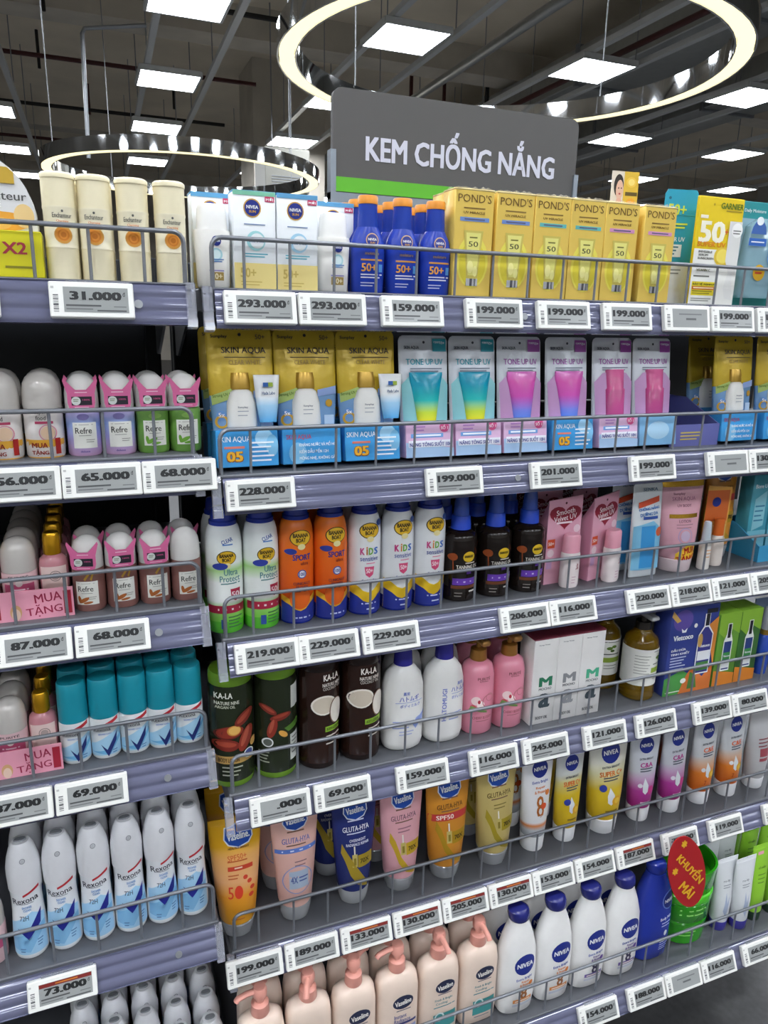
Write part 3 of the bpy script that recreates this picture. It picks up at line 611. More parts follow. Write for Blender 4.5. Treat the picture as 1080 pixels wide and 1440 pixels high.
def tonepouch(ink_, tube_grad, sleeve, smat, jar=False):
    w, h = .074, .166
    def fn(root):
        S = pouch_secs(w, h, .009, .95)
        G().loft(S, mat('#d8dde4', .2, .05, grain=.08, scale=30, bump=.6), 32).build('pouch', root)
        P_ = '#8fd0d6' if ink_ == '#2fa3b4' else '#c79ac8'
        decals(root, w/2, h, surf_of(S), [('P', [(-.9, .3), (.9, .3), (.95, .6), (.6, .68), (0, .7), (-.6, .68), (-.95, .6)], P_), ('T', 'SKIN AQUA', -.5, .9, .6, .03, '#3f4a5c'), ('T', 'TONE UP UV', .0, .785, 1.5, .05, ink_, 0, .005), ('L', -.6, .725, .7, 2, .02, .008, '#6f7a8c'), ('R', .35, .87, .92, .975, ink_), ('T', 'SPF50+', .63, .94, .46, .026, '#eef4f6'), ('L', .43, .9, .83, 1, .02, .012, '#eef4f6'), ('C', 0, .945, .05, '#3a3f4a')], lift=.0012)
        if not jar:
            G().loft([(.046, .014, .0095, 2.1, 0, -.008), (.07, .0175, .0095, 2.1, 0, -.008), (.1, .023, .006, 2.2, 0, -.007), (.112, .025, .003, 2.4, 0, -.0085), (.116, .025, .0012, 3, 0, -.0085)], mat('#ffffff', .2, grad=tube_grad, grain=.03)).build('tube', root)
        else:
            G().loft([(.046, .017, .011, 2.3, 0, -.006), (.088, .018, .012, 2.3, 0, -.006), (.09, .016, .011, 2.2, 0, -.006), (.118, .016, .011, 2.2, 0, -.006)], mat('#ffffff', .2, grad=tube_grad, grain=.03)).build('bottle', root)
        G().cbox(-w*.49, w*.49, -.02, .02, 0, .0465, smat, .0008).build('base_sleeve', root, smooth=0)
        decals(root, w*.49, .0465, flat_surf(-.02), sleeve, flat=True)
    return Proto('tube_pouch', 'pouch', fn)
m_slp = mat('#d9b4d4', .35, grain=.05); m_slb = mat('#3f9ad8', .35, grain=.15, scale=30)
gT = [(0, '#ece42e'), (.22, '#c8e044'), (.45, '#2cc6c2'), (.75, '#0fa2c0'), (1, '#1298b6')]
gP = [(0, '#5488e4'), (.2, '#7886e4'), (.5, '#d858bc'), (.8, '#e460b8'), (1, '#dc74c4')]
gR = [(0, '#b04a86'), (.55, '#c8508c'), (.6, '#d85a94'), (1, '#dc6a9e')]
k_tone_t = tonepouch('#2fa3b4', gT, slpk, m_slp); k_tone_p = tonepouch('#a85ab0', gP, slpk, m_slp); k_tone_p5 = tonepouch('#a85ab0', gP, sl05, m_slb)
k_tone_r = tonepouch('#a04aa8', gR, slpk, m_slp, True); k_tone_r2 = tonepouch('#a04aa8', gR, [('O', 0, .5, .6, .3, '#a9cfe8')], mat('#7fb4dc', .35), True)
def tray(w, d, h, m, items):
    def fn(root):
        g = G(); t_ = .002
        g.box(-w/2, w/2, -d/2, d/2, 0, t_, m); g.box(-w/2, w/2, -d/2, -d/2+t_, t_, h*.5, m); g.box(-w/2, w/2, d/2-t_, d/2, t_, h, m)
        g.build('tray_walls', root, smooth=0)
        for s in (-1, 1): G().xprism([(-d/2+t_, t_), (d/2-t_, t_), (d/2-t_, h), (d/2-.04, h), (-d/2+t_, h*.5)], s*(w/2-t_/2)-t_/2, s*(w/2-t_/2)+t_/2, m).build('tray_side', root, smooth=0)
        decals(root, w/2, h*.5, flat_surf(-d/2), items, flat=True)
    return Proto('display_tray', 'tray', fn)
k_tray = tray(.1, .12, .07, mat('#6468a4', .45), [('L', -.6, .6, .3, 3, .15, .06, '#c9b45a')])
# ---- spray cans
W_, H_ = .0485, .170; A = W_/2/H_
CAN = [(0, .93, .93, 2), (.012, .98, .98, 2)]
def can(lower, z_split, body, items, cap='#23379a'):
    top = [(z_split, 1, 1, 2), (.6, 1, 1, 2), (.72, .985, .985, 2), (.8, .92, .92, 2), (.855, .82, .82, 2), (.87, .74, .74, 2)]
    return bottle('sun_spray_can', 'spray can', W_, H_, [('lower_band', lower, CAN+[(.1, 1, 1, 2), (z_split, 1, 1, 2)]), ('body', body, top),
        ('cap', pl(cap, .22), [(.87, .76, .76, 2), (.9, .75, .75, 2), (.905, .68, .68, 2), (.955, .66, .66, 2), (.99, .6, .6, 2), (1, .5, .5, 2)])], items, ref=['lower_band', 'body'])
def badge(cz, s=1.22): return [('O', .05, cz, .5*s, .055*s, '#3a2c14'), ('O', .05, cz, .46*s, .05*s, '#e2b62a'), ('T', 'BANANA', .05, cz+.018*s, .72*s, .028*s, '#2a2010', 0, .03), ('T', 'BOAT', .05, cz-.014*s, .46*s, .028*s, '#2a2010', 0, .03), ('O', .08, cz-.058*s, .18*s, .02*s, '#e9dca0')]
k_can_g = can(pl('#5fc23a', .25), .1, mat('#e6ece6', .25, grad=[(0, '#7fd04a'), (.15, '#9fd878'), (.22, '#eef2ee'), (.42, '#eef2ee'), (.55, '#b0dc8f'), (.62, '#e8eee8'), (1, '#e6eaec')], grain=.02), [('R', -.95, .17, .95, .235, '#a82440'), ('L', -.5, .195, .7, 1, .02, .016, '#f0d8dc'), ('R', -.35, .04, -.05, .12, '#2f4f9a'), ('L', .05, .13, .8, 4, .027, .012, '#3f7a3a'),
    ('T', 'CLEAR', .1, .76, .62, .032, '#2f4f9a', 18), ('L', -.15, .725, .4, 1, .03, .01, '#4f7fc0')]+badge(.625, 1.05)+[('O', -.3, .56, .4, .028, '#2f3f9a'), ('T', 'Ultra', .25, .51, .75, .05, '#3f7f8a', 0, 0), ('T', 'Protect', .2, .455, 1.1, .05, '#3f7f8a', 0, 0), ('L', -.3, .41, .75, 1, .03, .01, '#5f8a8a'), ('P', [(.2, .37), (.75, .37), (.7, .29), (.48, .27), (.25, .29)], '#b02444'), ('T', '50', .47, .325, .42, .045, '#f6e4e6')])
wave = [(-.97, .02), (.97, .02), (.97, .2), (.6, .17), (.3, .13), (0, .115), (-.3, .13), (-.6, .17), (-.97, .2)]
wave2 = [(x, z+.035) if z > .05 else (x, z) for x, z in wave]
k_can_o = can(pl('#26338f', .25), .13, mat('#e2641a', .25, grad=[(0, '#d9501a'), (.5, '#ea6a1e'), (1, '#e87a2a')], grain=.02), [('P', [(x, z+.05) if z > .05 else (x, z) for x, z in wave], '#e6b02a'), ('P', wave, '#26338f'), ('O', 0, .22, .6, .09, '#e2641a')]+badge(.73)+[('O', -.5, .62, .32, .025, '#2f3f9a'), ('T', 'SPORT', .1, .57, 1.05, .05, '#2a2f80', 0, .02), ('T', 'ultra', .25, .52, .45, .03, '#8a2f1a'), ('C', .1, .43, .26, '#2f4f9a'), ('C', .1, .43, .2, '#e8eaf0'), ('T', '100', .1, .43, .34, .03, '#26338f'), ('T', 'CLINICALLY', .1, .35, 1.0, .024, '#6a2f3a'), ('T', 'PROVEN', .1, .32, .7, .024, '#6a2f3a'), ('L', -.4, .28, .6, 1, .03, .009, '#7a3a2a'), ('L', -.3, .05, .6, 1, .03, .012, '#c9d0f0')])
k_can_k = can(pl('#26338f', .25), .13, mat('#e4e6e8', .25, grain=.02), [('P', [(x, z+.09) if z > .05 else (x, z) for x, z in wave], '#e6be24'), ('P', wave, '#26338f')]+badge(.74)+[('T', 'K', -.38, .565, .25, .06, '#d04a8a', 0, .03), ('T', 'i', -.12, .57, .08, .07, '#e08a2a', 0, .03), ('T', 'D', .12, .565, .28, .06, '#6fb03a', 0, .03), ('T', 'S', .45, .565, .26, .06, '#3f6fc0', 0, .03), ('T', 'sensitive', .05, .5, 1.1, .04, '#4f5fa8', 0, 0), ('L', -.15, .455, .4, 1, .03, .008, '#d87a9a'), ('P', [(-.25, .43), (.35, .43), (.28, .36), (.05, .335), (-.18, .36)], '#d8507a'), ('T', '50+', .05, .395, .42, .04, '#f6e6ec'), ('T', 'Gentle on Skin', .05, .31, .9, .022, '#3f4fa0'), ('L', -.4, .1, .5, 1, .03, .012, '#c9d0f0'), ('L', -.1, .05, .4, 1, .03, .012, '#c9d0f0'), ('O', .68, .8, .2, .025, '#2f4f9a')])
W_, H_ = .055, .165
k_tan = bottle('tanning_oil_bottle', 'bottle', W_, H_, [('body', mat('#1c1512', .15, grain=.1), [(0, .9, .85, 2), (.01, .96, .92, 2), (.1, .97, .93, 2), (.11, .95, .91, 2), (.46, .97, .93, 2), (.5, .95, .9, 2), (.54, .97, .92, 2), (.57, .93, .88, 2), (.6, .95, .9, 2), (.63, .8, .76, 2), (.66, .52, .5, 2)]),
    ('collar', pl('#2a4cc0', .25), [(.66, .5, .5, 2), (.665, .56, .56, 2), (.78, .52, .52, 2), (.79, .48, .48, 2)]), ('overcap', mat('#3a57b0', .12, alpha=.9), [(.79, .44, .44, 2), (.9, .4, .4, 2), (.99, .33, .33, 2), (1, .2, .2, 2)])],
    [('P', [(-.75, .42), (-.7, .27), (-.66, .27), (-.7, .42)], '#9a4a22'), ('O', -.72, .43, .2, .035, '#9a4a22'), ('O', .12, .43, .36, .05, '#e2bc2a'), ('T', 'BANANA BOAT', .12, .435, .55, .025, '#2a2010', 0, .03), ('L', -.1, .365, .5, 1, .03, .012, '#c8c0b4'), ('T', 'TANNING OIL', .08, .335, 1.3, .035, '#e8e4dc', 0, .01), ('R', .0, .265, .3, .3, '#6a3fb0'), ('R', -.7, .16, .8, .225, '#6a3fb0'), ('R', -.75, .125, .85, .155, '#6f3f26'), ('L', -.5, .185, .7, 1, .03, .014, '#cfc4e4'), ('L', .2, .09, .6, 1, .03, .014, '#cfcac4'), ('L', -.6, .08, -.2, 2, .03, .01, '#8a8580')], ref=['body'])
# ---- heart cards, tubes of the third shelf
def heart(cx, cz, sx, sz):
    o = []
    for k in range(28):
        a = 2*PI*k/28; o.append((cx+sx*16*math.sin(a)**3/16, cz+sz*(13*math.cos(a)-5*math.cos(2*a)-2*math.cos(3*a)-math.cos(4*a))/16))
    return o[::-1]
def heartcard(root):
    w, h = .066, .146
    G().prism([(-w/2, 0), (w/2, 0), (w/2, h), (-w/2, h-.006)], .004, .006, pl('#e0a6ba', .35)).build('card', root, smooth=0)
    G().xprism([(.006, 0), (.03, 0), (.03, h-.05), (.006, h-.01)], -w/2, -w/2+.0015, pl('#d491aa', .35)).build('side_flap', root, smooth=0)
    decals(root, w/2, h, flat_surf(.004), [('P', heart(.0, .775, .94, .15), '#8f1f36'), ('T', 'Smooth', 0, .825, 1.1, .06, '#f6e6ea', 6, .0), ('T', 'Velvet UV', 0, .755, 1.35, .06, '#f6e6ea', 6, .0), ('R', -.5, .69, .42, .712, '#f0e0e4'), ('R', -.93, .42, -.5, .52, '#d8542c'), ('T', '50+', -.72, .47, .34, .04, '#f6e6e0'), ('C', -.72, .36, .2, '#e8d0d6'), ('C', .75, .62, .2, '#edd0da'), ('R', -.93, .18, -.6, .3, '#c9a0c8'), ('C', 0, .92, .06, '#5a1424')], flat=True)
    G().loft([(0, .015, .0115, 2.2, .004, -.012), (.004, .0165, .0125, 2.2, .004, -.012), (.055, .0165, .0125, 2.2, .004, -.012), (.058, .0155, .0115, 2.2, .004, -.012)], pl('#efe3e2', .25)).build('bottle', root)
    G().loft([(.058, .0155, .0115, 2.2, .004, -.012), (.084, .015, .011, 2.2, .004, -.012), (.087, .012, .009, 2.2, .004, -.012)], pl('#e8a2b4', .25)).build('bottle_cap', root)
    decals(root, .0165, .06, lambda x, z: -.012-.0125*math.sqrt(max(0, 1-((x-.004)/.0165)**2)), [('T', 'Barrier', .55, .6, .6, .1, '#8f1f36', 90), ('L', .0, .3, .5, 3, .08, .02, '#c8a0b0')])
k_heart = Proto('lip_card_pack', 'pack', heartcard)
def flatpack(root):
    w, h = .06, .16; S = pouch_secs(w, h, .009, .95)
    G().loft(S, mat('#dfe6ea', .2, .1, grain=.06, scale=25, bump=.4), 32).build('pouch', root)
    decals(root, w/2, h, surf_of(S), [('P', [(-.95, .08), (.95, .08), (.95, .5), (.3, .6), (-.95, .55)], '#7fbfe0'), ('R', -.5, .1, .45, .55, '#3f9ad8'), ('T', 'SENKA', .1, .93, 1.0, .035, '#5a7a94'), ('P', [(-.7, .8), (.7, .86), (.7, .8), (-.7, .74)], '#d8502c'), ('T', 'CHỐNG NẮNG', 0, .74, 1.4, .045, '#2f6fb4', 5, .02), ('T', 'DƯỠNG DA', 0, .68, 1.2, .045, '#2f6fb4', 5, .02), ('O', .75, .48, .25, .05, '#d8643a'), ('R', -.4, .62, .6, .65, '#2f4f9a')], lift=.0012)
k_flatpack = Proto('tube_pack', 'pack', flatpack)
def squeeze(name, w, h, body, cap, items, capw=.68, caph=.13, clear_base=False, topc=None):
    """squeeze tube standing on its cap, flat crimp on top"""
    secs = [(caph, capw*.98, capw*.94, 2), (caph+.02, capw*1.03, capw*.98, 2), (.4, capw*.55+.45, .6, 2), (.62, capw*.28+.72, .4, 2), (.84, .98, .19, 2.1), (.95, 1, .07, 2.4)]
    seal = [(.95, 1, .068, 2.4), (.96, 1, .03, 3), (1, 1, .022, 3)]
    def fn(root):
        sc = lambda L: [(z*h, a*w/2, b*w/2, p) for z, a, b, p in L]
        bo = G().loft(sc(secs), body, 32).build('body', root); G().loft(sc(seal), topc or body, 32).build('crimp', root)
        G().loft(sc([(0, capw*.88, capw*.88, 2), (.01, capw*.93, capw*.93, 2), (caph-.008, capw, capw, 2), (caph, capw*.95, capw*.95, 2)]), cap).build('cap', root)
        decals(bo, w/2, h, surf_of(sc(secs+seal)), items)
    return Proto(name, 'tube', fn)
m_clearcap = mat('#dde0e5', .08, trans=.6, grain=.03)
m_wcap = pl('#e9eaec', .3)
def vas(cx, cz, s, asp): return [('P', [(cx-.52*s, cz+.36*s*asp), (cx, cz+.5*s*asp), (cx+.52*s, cz+.36*s*asp), (cx+.56*s, cz-.1*s*asp), (cx+.4*s, cz-.36*s*asp), (cx, cz-.5*s*asp), (cx-.4*s, cz-.36*s*asp), (cx-.56*s, cz-.1*s*asp)], '#dfe6f0'),
    ('P', [(cx-.48*s, cz+.32*s*asp), (cx, cz+.45*s*asp), (cx+.48*s, cz+.32*s*asp), (cx+.51*s, cz-.1*s*asp), (cx+.36*s, cz-.32*s*asp), (cx, cz-.44*s*asp), (cx-.36*s, cz-.32*s*asp), (cx-.51*s, cz-.1*s*asp)], '#1f4fae'), ('T', 'Vaseline.', cx, cz, .86*s, .3*s*asp, '#f2f6fa', 4, .02)]
W5, H5 = .08, .2; A5 = W5/2/H5
k_vas_y = squeeze('sunscreen_tube', W5, H5, mat('#e8a01e', .3, grad=[(0, '#e8a21a'), (.3, '#e89a2a'), (.45, '#f0b47e'), (.68, '#f0b46a'), (.8, '#eab01e'), (1, '#e8b01c')], grain=.02), m_clearcap, vas(.1, .86, 1.0, A5)+[('T', 'HEALTHY BRIGHT', .1, .765, .8, .018, '#7a4a1a'), ('T', 'SPF50+', .02, .69, .72, .045, '#d8602a', 4, -.005), ('L', -.35, .655, .4, 1, .03, .01, '#c8602a'), ('R', -.35, .585, .6, .62, '#d0442a'), ('L', -.1, .6, .2, 1, .02, .012, '#f6d8c0'), ('L', -.35, .545, .05, 2, .025, .009, '#c8602a'), ('T', '5', -.28, .41, .2, .1, '#e0442a', 0, 0), ('O', .02, .41, .16, .055, '#e0442a'), ('C', .5, .36, .1, '#d8442a'), ('C', .55, .42, .09, '#d8442a'), ('C', .45, .48, .09, '#d8442a'), ('C', .3, .52, .09, '#d8442a'), ('L', -.3, .17, .2, 1, .02, .01, '#c8702a')], caph=.12, topc=pl('#e6ae1e'))
def gluta(body, txt, ribbon, extra=(), w=.078, h=.196, dark='#7a5a4a', b2='70X'):
    a = w/2/h
    return squeeze('body_serum_tube', w, h, body, m_clearcap, vas(.0, .86, .95, a)+[('L', -.35, .765, .35, 1, .02, .012, dark), ('T', 'GLUTA-HYA', .0, .7, 1.15, .045, txt, 0, .005), ('L', -.4, .655, .4, 1, .02, .01, dark)]+list(extra)+
        ([('P', [(-.66, .5), (-.5, .42), (-.3, .29), (.0, .2), (.45, .155), (.45, .2), (.1, .25), (-.2, .35), (-.42, .5), (-.62, .58)], ribbon), ('R', .02, .36, .7, .47, ribbon), ('T', b2, .32, .415, .42, .04, '#3a3014'), ('R', -.22, .37, .0, .48, '#c9b86a'), ('R', -.14, .48, -.08, .55, '#e8e4da'), ('R', -.16, .39, -.06, .45, '#8a7a2a')] if ribbon else []), caph=.13)
k_glu_pk = gluta(pl('#e0b2a6', .3), '#5f6fb0', None, [('R', -.85, .6, .85, .635, '#5f7fd0'), ('L', -.6, .612, .6, 1, .02, .01, '#e0e6f6'), ('R', -.35, .3, .45, .45, '#a9b8cc'), ('T', '4X', -.15, .38, .28, .06, '#4f5f9a'), ('L', .05, .39, .42, 2, .03, .012, '#4f5f9a'), ('L', -.1, .52, .4, 2, .03, .009, '#8a6a70'), ('Q', .0, .375, .62, .06, '#8a9acb')], h=.204)
k_glu_nv = gluta(pl('#26306e', .25), '#e6e8f4', '#a8902a', [('T', 'OVERNIGHT', .05, .6, .72, .025, '#d8dcf0'), ('T', 'RADIANCE REPAIR', .05, .565, 1.0, .025, '#d8dcf0')], dark='#c9cfe8')
k_glu_rs = gluta(pl('#dfa6ae', .3), '#6a4a58', '#c8a42a', [('L', -.3, .6, .3, 2, .03, .01, '#9a6a78')], w=.08)
k_glu_or = gluta(pl('#cf8a2c', .3), '#5a3a14', '#b08a1e', [('R', -.9, .575, .9, .64, '#c23a3a'), ('T', 'SPF50', -.25, .607, .75, .04, '#f4e4d8')], w=.084)
k_glu_gd = gluta(mat('#cdb873', .28, .15), '#5a4a1e', '#a89426', [('L', -.3, .6, .3, 2, .03, .01, '#8a7a3a')], w=.084)
def nivtube(w, h, body, word, wc, low, hi, tc='#4a4f5c', blob='#e0a82a', extra=()):
    a = w/2/h
    return squeeze('body_lotion_tube', w, h, body, m_wcap, roundel(.0, .84, .48, a)+[('T', 'EXTRA BRIGHT', 0, .7, .9, .022, tc), ('T', word, 0, .635, 1.15 if len(word) > 3 else .8, .05, wc, 0, .015), ('L', -.4, .59, .4, 2, .026, .012, tc)]+list(extra), capw=.66, caph=.16)
drop = [('P', [(-.1, .5), (.12, .42), (.1, .35), (-.05, .32), (-.22, .35), (-.24, .42)], '#e4e8ec'), ('O', .22, .36, .24, .05, '#e0a82a'), ('O', .24, .36, .14, .03, '#eec84a')]
k_niv8 = squeeze('body_lotion_tube', .068, .192, mat('#e8e8ea', .3, grad=[(0, '#9fa6b0'), (.1, '#c9ced4'), (.16, '#e2873a'), (.2, '#e8e8ea'), (1, '#e8e8ea')], grain=.02), m_wcap, roundel(.05, .85, .5, .068/2/.192)+[('T', 'Extra Bright', .05, .72, 1.0, .035, '#4f62b0', 0, .01), ('T', 'Repair', .05, .665, .6, .03, '#e0823a'), ('T', '& Protect', .05, .625, .75, .03, '#e0823a'), ('T', '8', .0, .48, .46, .21, '#b0662a', 0, .0), ('O', .22, .48, .18, .03, '#d8542a'), ('C', .5, .6, .16, '#e0823a'), ('L', -.4, .36, .5, 1, .02, .03, '#e8e8ea')], capw=.66, caph=.16)
gy = [(0, '#d9b41e'), (.45, '#dcbc2a'), (.62, '#cfc47e'), (.72, '#c6c9c4'), (1, '#c9ccd0')]
k_supc = nivtube(.064, .19, mat('#d9b41e', .3, grad=gy, grain=.02), 'SUPER C+', '#e0642a', 0, 0, extra=drop+[('C', -.35, .45, .2, '#2f3f9a'), ('L', -.3, .25, .3, 1, .02, .016, '#8a6f1a')])
k_supc2 = nivtube(.088, .196, mat('#d9b41e', .3, grad=[(0, '#d9b41e'), (.4, '#dcbc2a'), (.6, '#d4cfa0'), (.75, '#d8d6c8'), (1, '#d4d4cc')], grain=.02), 'SUPER C+', '#e0742a', 0, 0, extra=drop+[('C', -.42, .5, .16, '#2f3f9a'), ('L', -.3, .25, .3, 1, .02, .016, '#8a6f1a')])
gm = [(0, '#a8287f'), (.25, '#b4409a'), (.42, '#c8a6c8'), (.52, '#c6c9d0'), (1, '#c2c6ce')]
k_ca = nivtube(.067, .19, mat('#b4409a', .3, grad=gm, grain=.02), 'C&A', '#b02a86', 0, 0, extra=drop[:1]+[('O', .3, .36, .2, .05, '#d03a8a'), ('C', -.38, .42, .13, '#e6e0ea'), ('L', -.3, .22, .3, 1, .02, .016, '#e8cfe4')])
gc = [(0, '#dc6a1e'), (.28, '#e0822e'), (.42, '#d8b49a'), (.52, '#c8cacc'), (1, '#c4c8ce')]
k_ce = nivtube(.067, .19, mat('#e0822e', .3, grad=gc, grain=.02), 'C&E', '#e0602a', 0, 0, extra=drop+[('C', -.38, .42, .13, '#e6e6ea'), ('T', '7', -.2, .27, .14, .05, '#b0401a')])
k_plain = squeeze('hand_cream_tube', .07, .188, mat('#c4c4c6', .3, grain=.02), m_wcap, [('L', -.4, .6, .4, 3, .04, .014, '#8a3f4a'), ('R', -.3, .35, .3, .5, '#a8505a')], capw=.6)
k_pinktube = squeeze('milk_tube', .092, .168, pl('#dfa9b6', .25), pl('#e6d3d6', .25), [('R', -.95, .87, .95, .93, 'gold_ink'), ('T', 'Sunplay', -.2, .8, .5, .03, '#8a4f66'), ('T', 'SKIN AQUA', -.0, .75, 1.0, .045, '#a05f7c', 0, -.004), ('T', 'UV BODY', 0, .685, .6, .028, '#8a5a6a'), ('R', -.6, .56, .6, .6, 'gold_ink'), ('T', 'LOTION', 0, .53, .5, .03, '#8a5a6a'), ('L', -.35, .49, .35, 2, .03, .009, '#a87a88'), ('Q', 0, .38, .3, .1, '#b0a0c8'), ('C', 0, .38, .2, '#c9b4cc'), ('P', [(-.35, .08), (.66, .12), (.66, .25), (.1, .29), (-.35, .2)], '#f2c838'), ('T', 'MUA', .22, .235, .5, .065, '#c8281a', 6, .02), ('T', 'TẶNG1', .15, .15, .95, .11, '#c8281a', 6, .02)], capw=.7, caph=.14, topc=pl('#b04a72', .2, metal=.3))
W_, H_ = .017, .078
k_mini = bottle('sample_bottle', 'bottle', W_*1.3, .085, [('body', pl('#e9e4de', .25), [(0, .9, .8, 2.3), (.02, 1, .85, 2.3), (.55, .95, .8, 2.3), (.6, .8, .7, 2)]), ('cap', pl('#c9d4dc', .25), [(.6, .75, .7, 2), (.97, .6, .55, 2), (1, .5, .45, 2)])], [('L', -.6, .4, .6, 3, .07, .02, '#d8a06a')])
def orangecard(root):
    G().prism([(-.024, 0), (.024, 0), (.026, .138), (-.022, .142)], .006, .008, pl('#dba24a', .35)).build('card', root, smooth=0)
    decals(root, .025, .14, flat_surf(.006), [('R', -.9, .55, .9, .95, '#c8642c'), ('C', -.1, .8, .35, NAVY), ('R', -.9, .02, .9, .5, '#e4c27a')], flat=True)
    G().loft([(0, .011, .009, 2.2, 0, -.006), (.004, .0125, .01, 2.2, 0, -.006), (.05, .0125, .01, 2.2, 0, -.006), (.055, .009, .007, 2.2, 0, -.006)], pl('#e8ddd4', .25)).build('bottle', root)
    G().loft([(.055, .0095, .0075, 2.2, 0, -.006), (.085, .009, .007, 2.2, 0, -.006)], pl('#d86a2a', .25)).build('bottle_cap', root)
k_orange = Proto('bottle_card_pack', 'pack', orangecard)
k_tealbox = carton('sunscreen_carton', 'box', .045, .03, .15, pl('#4fa8bc', .3), [('R', -1, .0, 1, .3, '#7cc0d0'), ('P', [(-.6, .3), (.6, .36), (.6, .8), (-.6, .7)], '#8fccd8'), ('T', 'Biore UV', 0, .86, 1.5, .05, '#e8f4f8'), ('L', -.5, .6, .5, 4, .06, .02, '#3f84a4')])
k_bluetray = tray(.2, .1, .06, mat('#3f9cc8', .4), [('T', 'Biore UV', -.2, .5, 1.0, .4, '#e4f0f8')])
# ---- fourth shelf, lotions and oils
W_, H_ = .0615, .172
def kala(body, base, items): return bottle('body_oil_bottle', 'bottle', W_, H_, [('base_ring', base, [(0, .93, .93, 2), (.01, .98, .98, 2), (.055, 1, 1, 2)]), ('body', body, [(.055, 1, 1, 2), (.5, 1, 1, 2), (.86, 1, 1, 2), (.9, .97, .97, 2)]), ('lid', base, [(.9, .96, .96, 2), (.905, .98, .98, 2), (.985, .96, .96, 2), (1, .9, .9, 2)])], items)
OL, OLB = mat('#232a1a', .25, grain=.08), mat('#6f9a2a', .25)
nut = [('E', -.25, .5, 0.650, 0.330, 8, '#5a1c16'), ('E', -.22, .505, 0.598, 0.285, 8, '#8a3022'), ('E', -.05, .52, 0.312, 0.255, 5, '#c8863a'), ('E', -.03, .522, 0.260, 0.210, 5, '#e0b05e'), ('E', .42, .62, 0.520, 0.255, 38, '#7a281e'), ('E', .4, .625, 0.390, 0.120, 38, '#a84a36'), ('E', -.4, .39, 0.585, 0.300, -6, '#7a281e'), ('E', -.4, .4, 0.442, 0.135, -6, '#a04430'), ('E', .48, .43, 0.650, 0.285, 68, '#8a3022'), ('E', .45, .45, 0.494, 0.120, 68, '#b05640'), ('E', .84, .37, 0.208, 0.150, 80, '#d8a85e')]
tt = [('T', 'KA-LA', -.45, .83, .75, .05, '#e4e6dc', 0, .01), ('T', 'NATURE NINE', -.3, .765, 1.05, .03, '#d0d4c4'), ('T', 'ARGAN OIL', -.38, .73, .85, .025, '#c0c4b0')]
k_kala1 = kala(OL, OLB, tt+nut+[('R', -.95, .22, .8, .29, '#c8a05a'), ('T', 'BODY LOTION', -.3, .255, .9, .04, '#4a3416'), ('C', .6, .29, .24, '#e4e6e4'), ('C', .6, .29, .19, '#3f4f8a'), ('L', -.6, .18, .3, 3, .035, .012, '#b8bca8')])
k_kala2 = kala(OL, OLB, [('E', -.5, .64, .42, .16, -35, '#7a281e'), ('E', -.5, .645, .32, .07, -35, '#a84a36'), ('E', .05, .57, .5, .18, 10, '#7a281e'), ('E', .05, .58, .38, .08, 10, '#a04430'), ('E', -.35, .47, .5, .2, 75, '#8a3022'), ('E', -.38, .49, .38, .08, 75, '#b05640'), ('E', .15, .41, .26, .13, -40, '#d8a04a'), ('P', [(.2, .46), (.95, .5), (.95, .44), (.4, .42)], '#4f7a2a'), ('C', -.55, .34, .24, '#e4e6e4'), ('C', -.55, .34, .18, '#5a5f58'), ('R', .55, .62, .95, .82, '#cfd2cc'), ('R', .5, .14, .95, .38, '#cfd2cc'), ('L', .58, .34, .9, 5, .035, .012, '#6a6d68'), ('L', -.9, .24, -.5, 4, .03, .012, '#a8ac98')])
CO = mat('#2c1a14', .22, grain=.1); COB = mat('#241612', .25)
def coco(dx): return kala(CO, COB, [('T', 'KA-LA', .25+dx, .85, .8, .055, '#ece6de', 0, .015), ('T', 'NATURE NINE', .3+dx, .785, 1.0, .032, '#d8d0c8', 0, .02), ('T', 'COCONUT OIL', .3+dx, .75, .95, .028, '#c8c0b8', 0, 0), ('O', -.1+dx, .6, .62, .09, '#efe8dc'), ('O', -.1+dx, .6, .54, .075, '#d8cbb8'), ('O', .62, .53, .36, .12, '#6a4a34'), ('O', .64, .53, .33, .112, '#efe8dc'), ('R', .0+dx*.5, .35, .85, .4, '#8fb83a'), ('T', 'BODY LOTION', .42+dx*.5, .375, .7, .028, '#2f3f14'), ('L', .1, .3, .85, 3, .035, .013, '#cfc6bc')])
k_coco1, k_coco2 = coco(.12), coco(-.15)
W_, H_ = .0665, .166
def hato(rot): return bottle('lotion_bottle', 'bottle', W_, H_, [('body', pl('#e6e5e2', .28), [(0, .8, .6, 2.3), (.02, .92, .7, 2.3), (.08, 1, .76, 2.3), (.45, 1, .76, 2.3), (.62, .97, .74, 2.2), (.72, .86, .66, 2.1), (.79, .6, .5, 2), (.82, .42, .4, 2)]), ('cap', pl('#33308f', .25), [(.82, .4, .4, 2), (.825, .44, .44, 2), (.96, .4, .4, 2), (1, .36, .36, 2)])], rot)
k_hato1 = hato([('T', '薬用', -.1, .585, .3, .035, '#6f80c8'), ('T', 'ハトムギ', .05, .535, .95, .055, '#5a6cc0', 0, .01), ('R', -.6, .495, .75, .5, '#8a98d4'), ('T', 'ボディミルク', .1, .465, 1.0, .035, '#6f80c8'), ('O', .6, .3, .25, .04, '#9faee0'), ('P', [(.2, .28), (.9, .38), (.85, .34), (.4, .22)], '#8fa2dc'), ('L', -.7, .3, .3, 3, .03, .012, '#9aa6d8'), ('L', -.4, .2, .3, 2, .03, .01, '#a8b2dc')])
